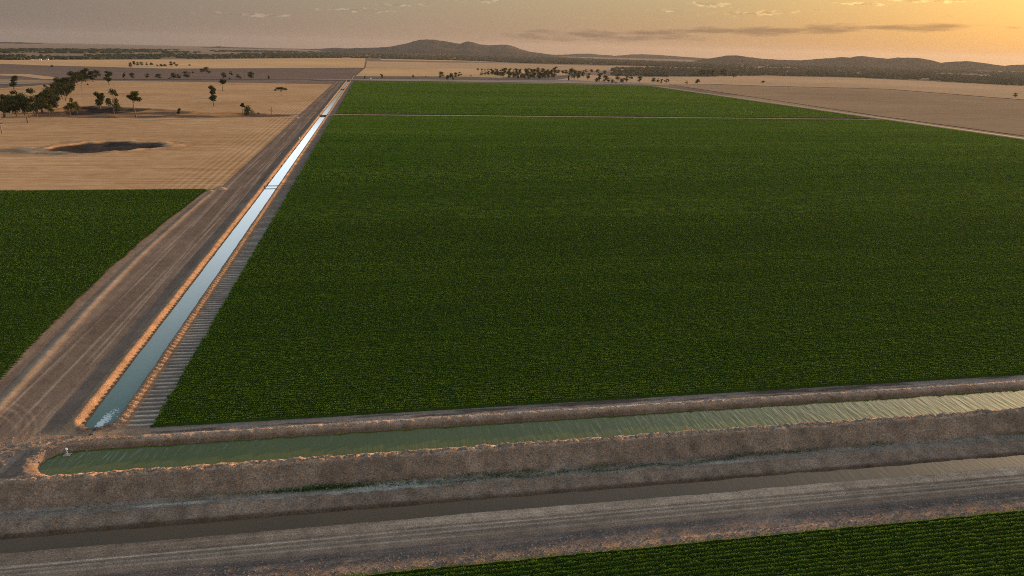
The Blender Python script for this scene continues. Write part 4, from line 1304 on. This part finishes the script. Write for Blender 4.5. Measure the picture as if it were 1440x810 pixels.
def rampw(fac, stops):
    n = N('ShaderNodeValToRGB'); L(fac, n.inputs[0]); e = n.color_ramp.elements
    while len(e) > 1: e.remove(e[-1])
    for i, (p_, c) in enumerate(stops):
        k = e[0] if i == 0 else e.new(p_)
        k.position = p_; k.color = (*c, 1) if isinstance(c, tuple) else (c, c, c, 1)
    return n.outputs[0]


def mixw(fac, a, b, blend='MIX'):
    n = N('ShaderNodeMix', data_type='RGBA', blend_type=blend)
    for i, v in ((0, fac), (6, a), (7, b)):
        if isinstance(v, bpy.types.NodeSocket): L(v, n.inputs[i])
        elif isinstance(v, tuple): n.inputs[i].default_value = (*v, 1)
        else: n.inputs[i].default_value = v
    return n.outputs[2]


tc = N('ShaderNodeTexCoord'); sx = N('ShaderNodeSeparateXYZ'); L(tc.outputs['Generated'], sx.inputs[0])
dx, dy, dz = sx.outputs
el = mth('MULTIPLY', mth('ARCSINE', dz), 57.29578)                       # elevation, degrees
az = mth('MULTIPLY', mth('ARCTAN2', dx, dy), 57.29578)                   # azimuth from +y, degrees
sky = N('ShaderNodeTexSky', sky_type='NISHITA', sun_disc=False)
sky.sun_elevation = SUN_EL; sky.sun_rotation = SUN_AZ
sky.air_density = 1.2; sky.dust_density = 3.5; sky.ozone_density = 1.5; sky.altitude = 200
# evening murk low over the horizon: mauve away from the sun, orange towards it
azf = mth('DIVIDE', mth('ADD', az, 30.0), 85.0, clamp=True)              # -30 .. 55 degrees
low = rampw(azf, [(0.0, (1.5, 1.22, 1.05)), (0.13, (1.75, 1.36, 1.12)), (0.36, (2.4, 1.66, 1.2)), (0.62, (3.1, 1.80, 0.98)), (0.88, (4.9, 2.45, 0.72)), (1.0, (6.4, 3.0, 0.75))])
mid = rampw(azf, [(0.0, (1.4, 1.22, 1.03)), (0.13, (1.75, 1.52, 1.24)), (0.36, (2.5, 2.15, 1.52)), (0.62, (3.5, 2.75, 1.5)), (0.88, (6.0, 3.8, 1.2)), (1.0, (8.0, 4.6, 1.2))])
murk0 = mixw(1.0, mixw(mth('DIVIDE', mth('SUBTRACT', el, 0.2), 3.6, clamp=True), low, mid), (0.40, 0.39, 0.385), 'MULTIPLY')
glow = rampw(azf, [(0.0, (4.5, 5.2, 6.0)), (0.4, (7.0, 7.8, 8.6)), (0.7, (8.0, 7.4, 6.2)), (1.0, (9.0, 7.0, 4.5))])  # bright sky band added above the view to whiten canal reflections
murk = mixw(mth('DIVIDE', mth('SUBTRACT', el, 3.8), 3.2, clamp=True), murk0, glow)
kmurk = rampw(mth('DIVIDE', el, 30.0, clamp=True), [(0.0, 0.96), (0.25, 0.96), (0.5, 0.8), (0.9, 0.0)])
col = mixw(kmurk, sky.outputs[0], murk)
# thin cloud: long bars low down, small puffs above
cv = N('ShaderNodeCombineXYZ'); L(mth('MULTIPLY', az, 0.30), cv.inputs[0]); L(mth('MULTIPLY', el, 2.4), cv.inputs[1])
cn = N('ShaderNodeTexNoise'); L(cv.outputs[0], cn.inputs['Vector']); cn.inputs['Scale'].default_value = 1.0; cn.inputs['Detail'].default_value = 7; cn.inputs['Roughness'].default_value = 0.62
cv2 = N('ShaderNodeCombineXYZ'); L(mth('MULTIPLY', az, 1.1), cv2.inputs[0]); L(mth('MULTIPLY', el, 3.6), cv2.inputs[1])
cn2 = N('ShaderNodeTexNoise'); L(cv2.outputs[0], cn2.inputs['Vector']); cn2.inputs['Scale'].default_value = 1.0; cn2.inputs['Detail'].default_value = 7; cn2.inputs['Roughness'].default_value = 0.65


def bar(a0, aw, e0, ew, slope=0.0):
    """soft patch of sky about azimuth a0, elevation e0"""
    u = mth('DIVIDE', mth('SUBTRACT', az, a0), aw)
    v = mth('DIVIDE', mth('SUBTRACT', mth('SUBTRACT', el, e0), mth('MULTIPLY', mth('SUBTRACT', az, a0), slope)), ew)
    q = mth('ADD', mth('POWER', mth('ABSOLUTE', u), 4.0), mth('MULTIPLY', v, v))
    return mth('EXPONENT', mth('MULTIPLY', q, -1.0))


def addm(*m):
    r = m[0]
    for k in m[1:]: r = mth('MAXIMUM', r, k)
    return r


bars = addm(bar(27.5, 17.0, 1.66, 0.30, 0.034), mth('MULTIPLY', bar(16.0, 8.0, 1.05, 0.5, 0.02), 0.8))
puffs = addm(bar(27.0, 3.0, 2.80, 0.22, 0.02), bar(24.2, 1.8, 3.38, 0.2), bar(38.0, 2.6, 3.62, 0.2), bar(33.9, 1.8, 3.42, 0.16), bar(-1.0, 2.6, 2.40, 0.16), bar(2.0, 2.2, 2.85, 0.14), bar(6.6, 2.6, 3.36, 0.2), bar(-8.5, 3.0, 1.85, 0.14), bar(21.0, 2.0, 2.9, 0.1))
cb = rampw(mth('ADD', bars, mth('MULTIPLY', mth('SUBTRACT', cn.outputs['Fac'], 0.5), 2.6)), [(0.42, 0.0), (1.0, 1.0)])
cp = rampw(mth('ADD', puffs, mth('MULTIPLY', mth('SUBTRACT', cn2.outputs['Fac'], 0.5), 3.6)), [(0.55, 0.0), (1.0, 1.0)])
# high cloud streaks elsewhere, outside the picture too
hi = rampw(cn.outputs['Fac'], [(0.55, 0.0), (0.75, 1.0)])
kb = mth('MULTIPLY', cb, 1.0)
col = mixw(kb, col, mixw(1.0, col, (0.56, 0.55, 0.63), 'MULTIPLY'))
shade = rampw(mth('SUBTRACT', mth('ADD', cn2.outputs['Fac'], mth('MULTIPLY', mth('FRACT', mth('MULTIPLY', el, 0.0)), 0.0)), 0.0), [(0.42, 0.55), (0.60, 1.45)])
col = mixw(mth('MULTIPLY', cp, 1.0), col, mixw(1.0, col, shade, 'MULTIPLY'))
col = mixw(mth('MULTIPLY', mth('MULTIPLY', hi, 0.25), mth('DIVIDE', el, 20.0, clamp=True)), col, mixw(1.0, col, (1.5, 1.4, 1.3), 'MULTIPLY'))
bg = N('ShaderNodeBackground'); L(col, bg.inputs['Color']); bg.inputs['Strength'].default_value = 0.13
wo = N('ShaderNodeOutputWorld'); L(bg.outputs[0], wo.inputs['Surface'])

sd = bpy.data.lights.new('sun', 'SUN'); sd.energy = 4.2; sd.angle = math.radians(0.5); sd.color = (1.0, 0.58, 0.28)
so = bpy.data.objects.new('sun', sd); link(so)
sv = Vector((math.sin(SUN_AZ)*math.cos(SUN_EL), math.cos(SUN_AZ)*math.cos(SUN_EL), math.sin(SUN_EL)))
so.rotation_euler = sv.to_track_quat('Z', 'Y').to_euler()

# ------------------------------------------------------------------ camera and picture settings
cd = bpy.data.cameras.new('camera'); cam = bpy.data.objects.new('camera', cd); link(cam)
cd.sensor_fit = 'HORIZONTAL'; cd.sensor_width = 36.0; cd.lens = 36.0*FPX/W0
cd.clip_start = 0.5; cd.clip_end = 90000.0
mt = Matrix((RIGHT, UP, -fwd)).transposed().to_4x4(); mt.translation = Vector((0, 0, CAM_H))
cam.matrix_world = mt
S.camera = cam
S.view_settings.view_transform = 'Standard'; S.view_settings.look = 'None'
S.view_settings.exposure = 1.45; S.view_settings.gamma = 1.0
S.view_settings.use_curve_mapping = False
S.render.engine = 'CYCLES'
S.cycles.max_bounces = 6; S.cycles.diffuse_bounces = 2; S.cycles.glossy_bounces = 3; S.cycles.transmission_bounces = 3
S.cycles.volume_bounces = 0; S.cycles.transparent_max_bounces = 4
S.cycles.use_denoising = False
S.cycles.filter_width = 1.0
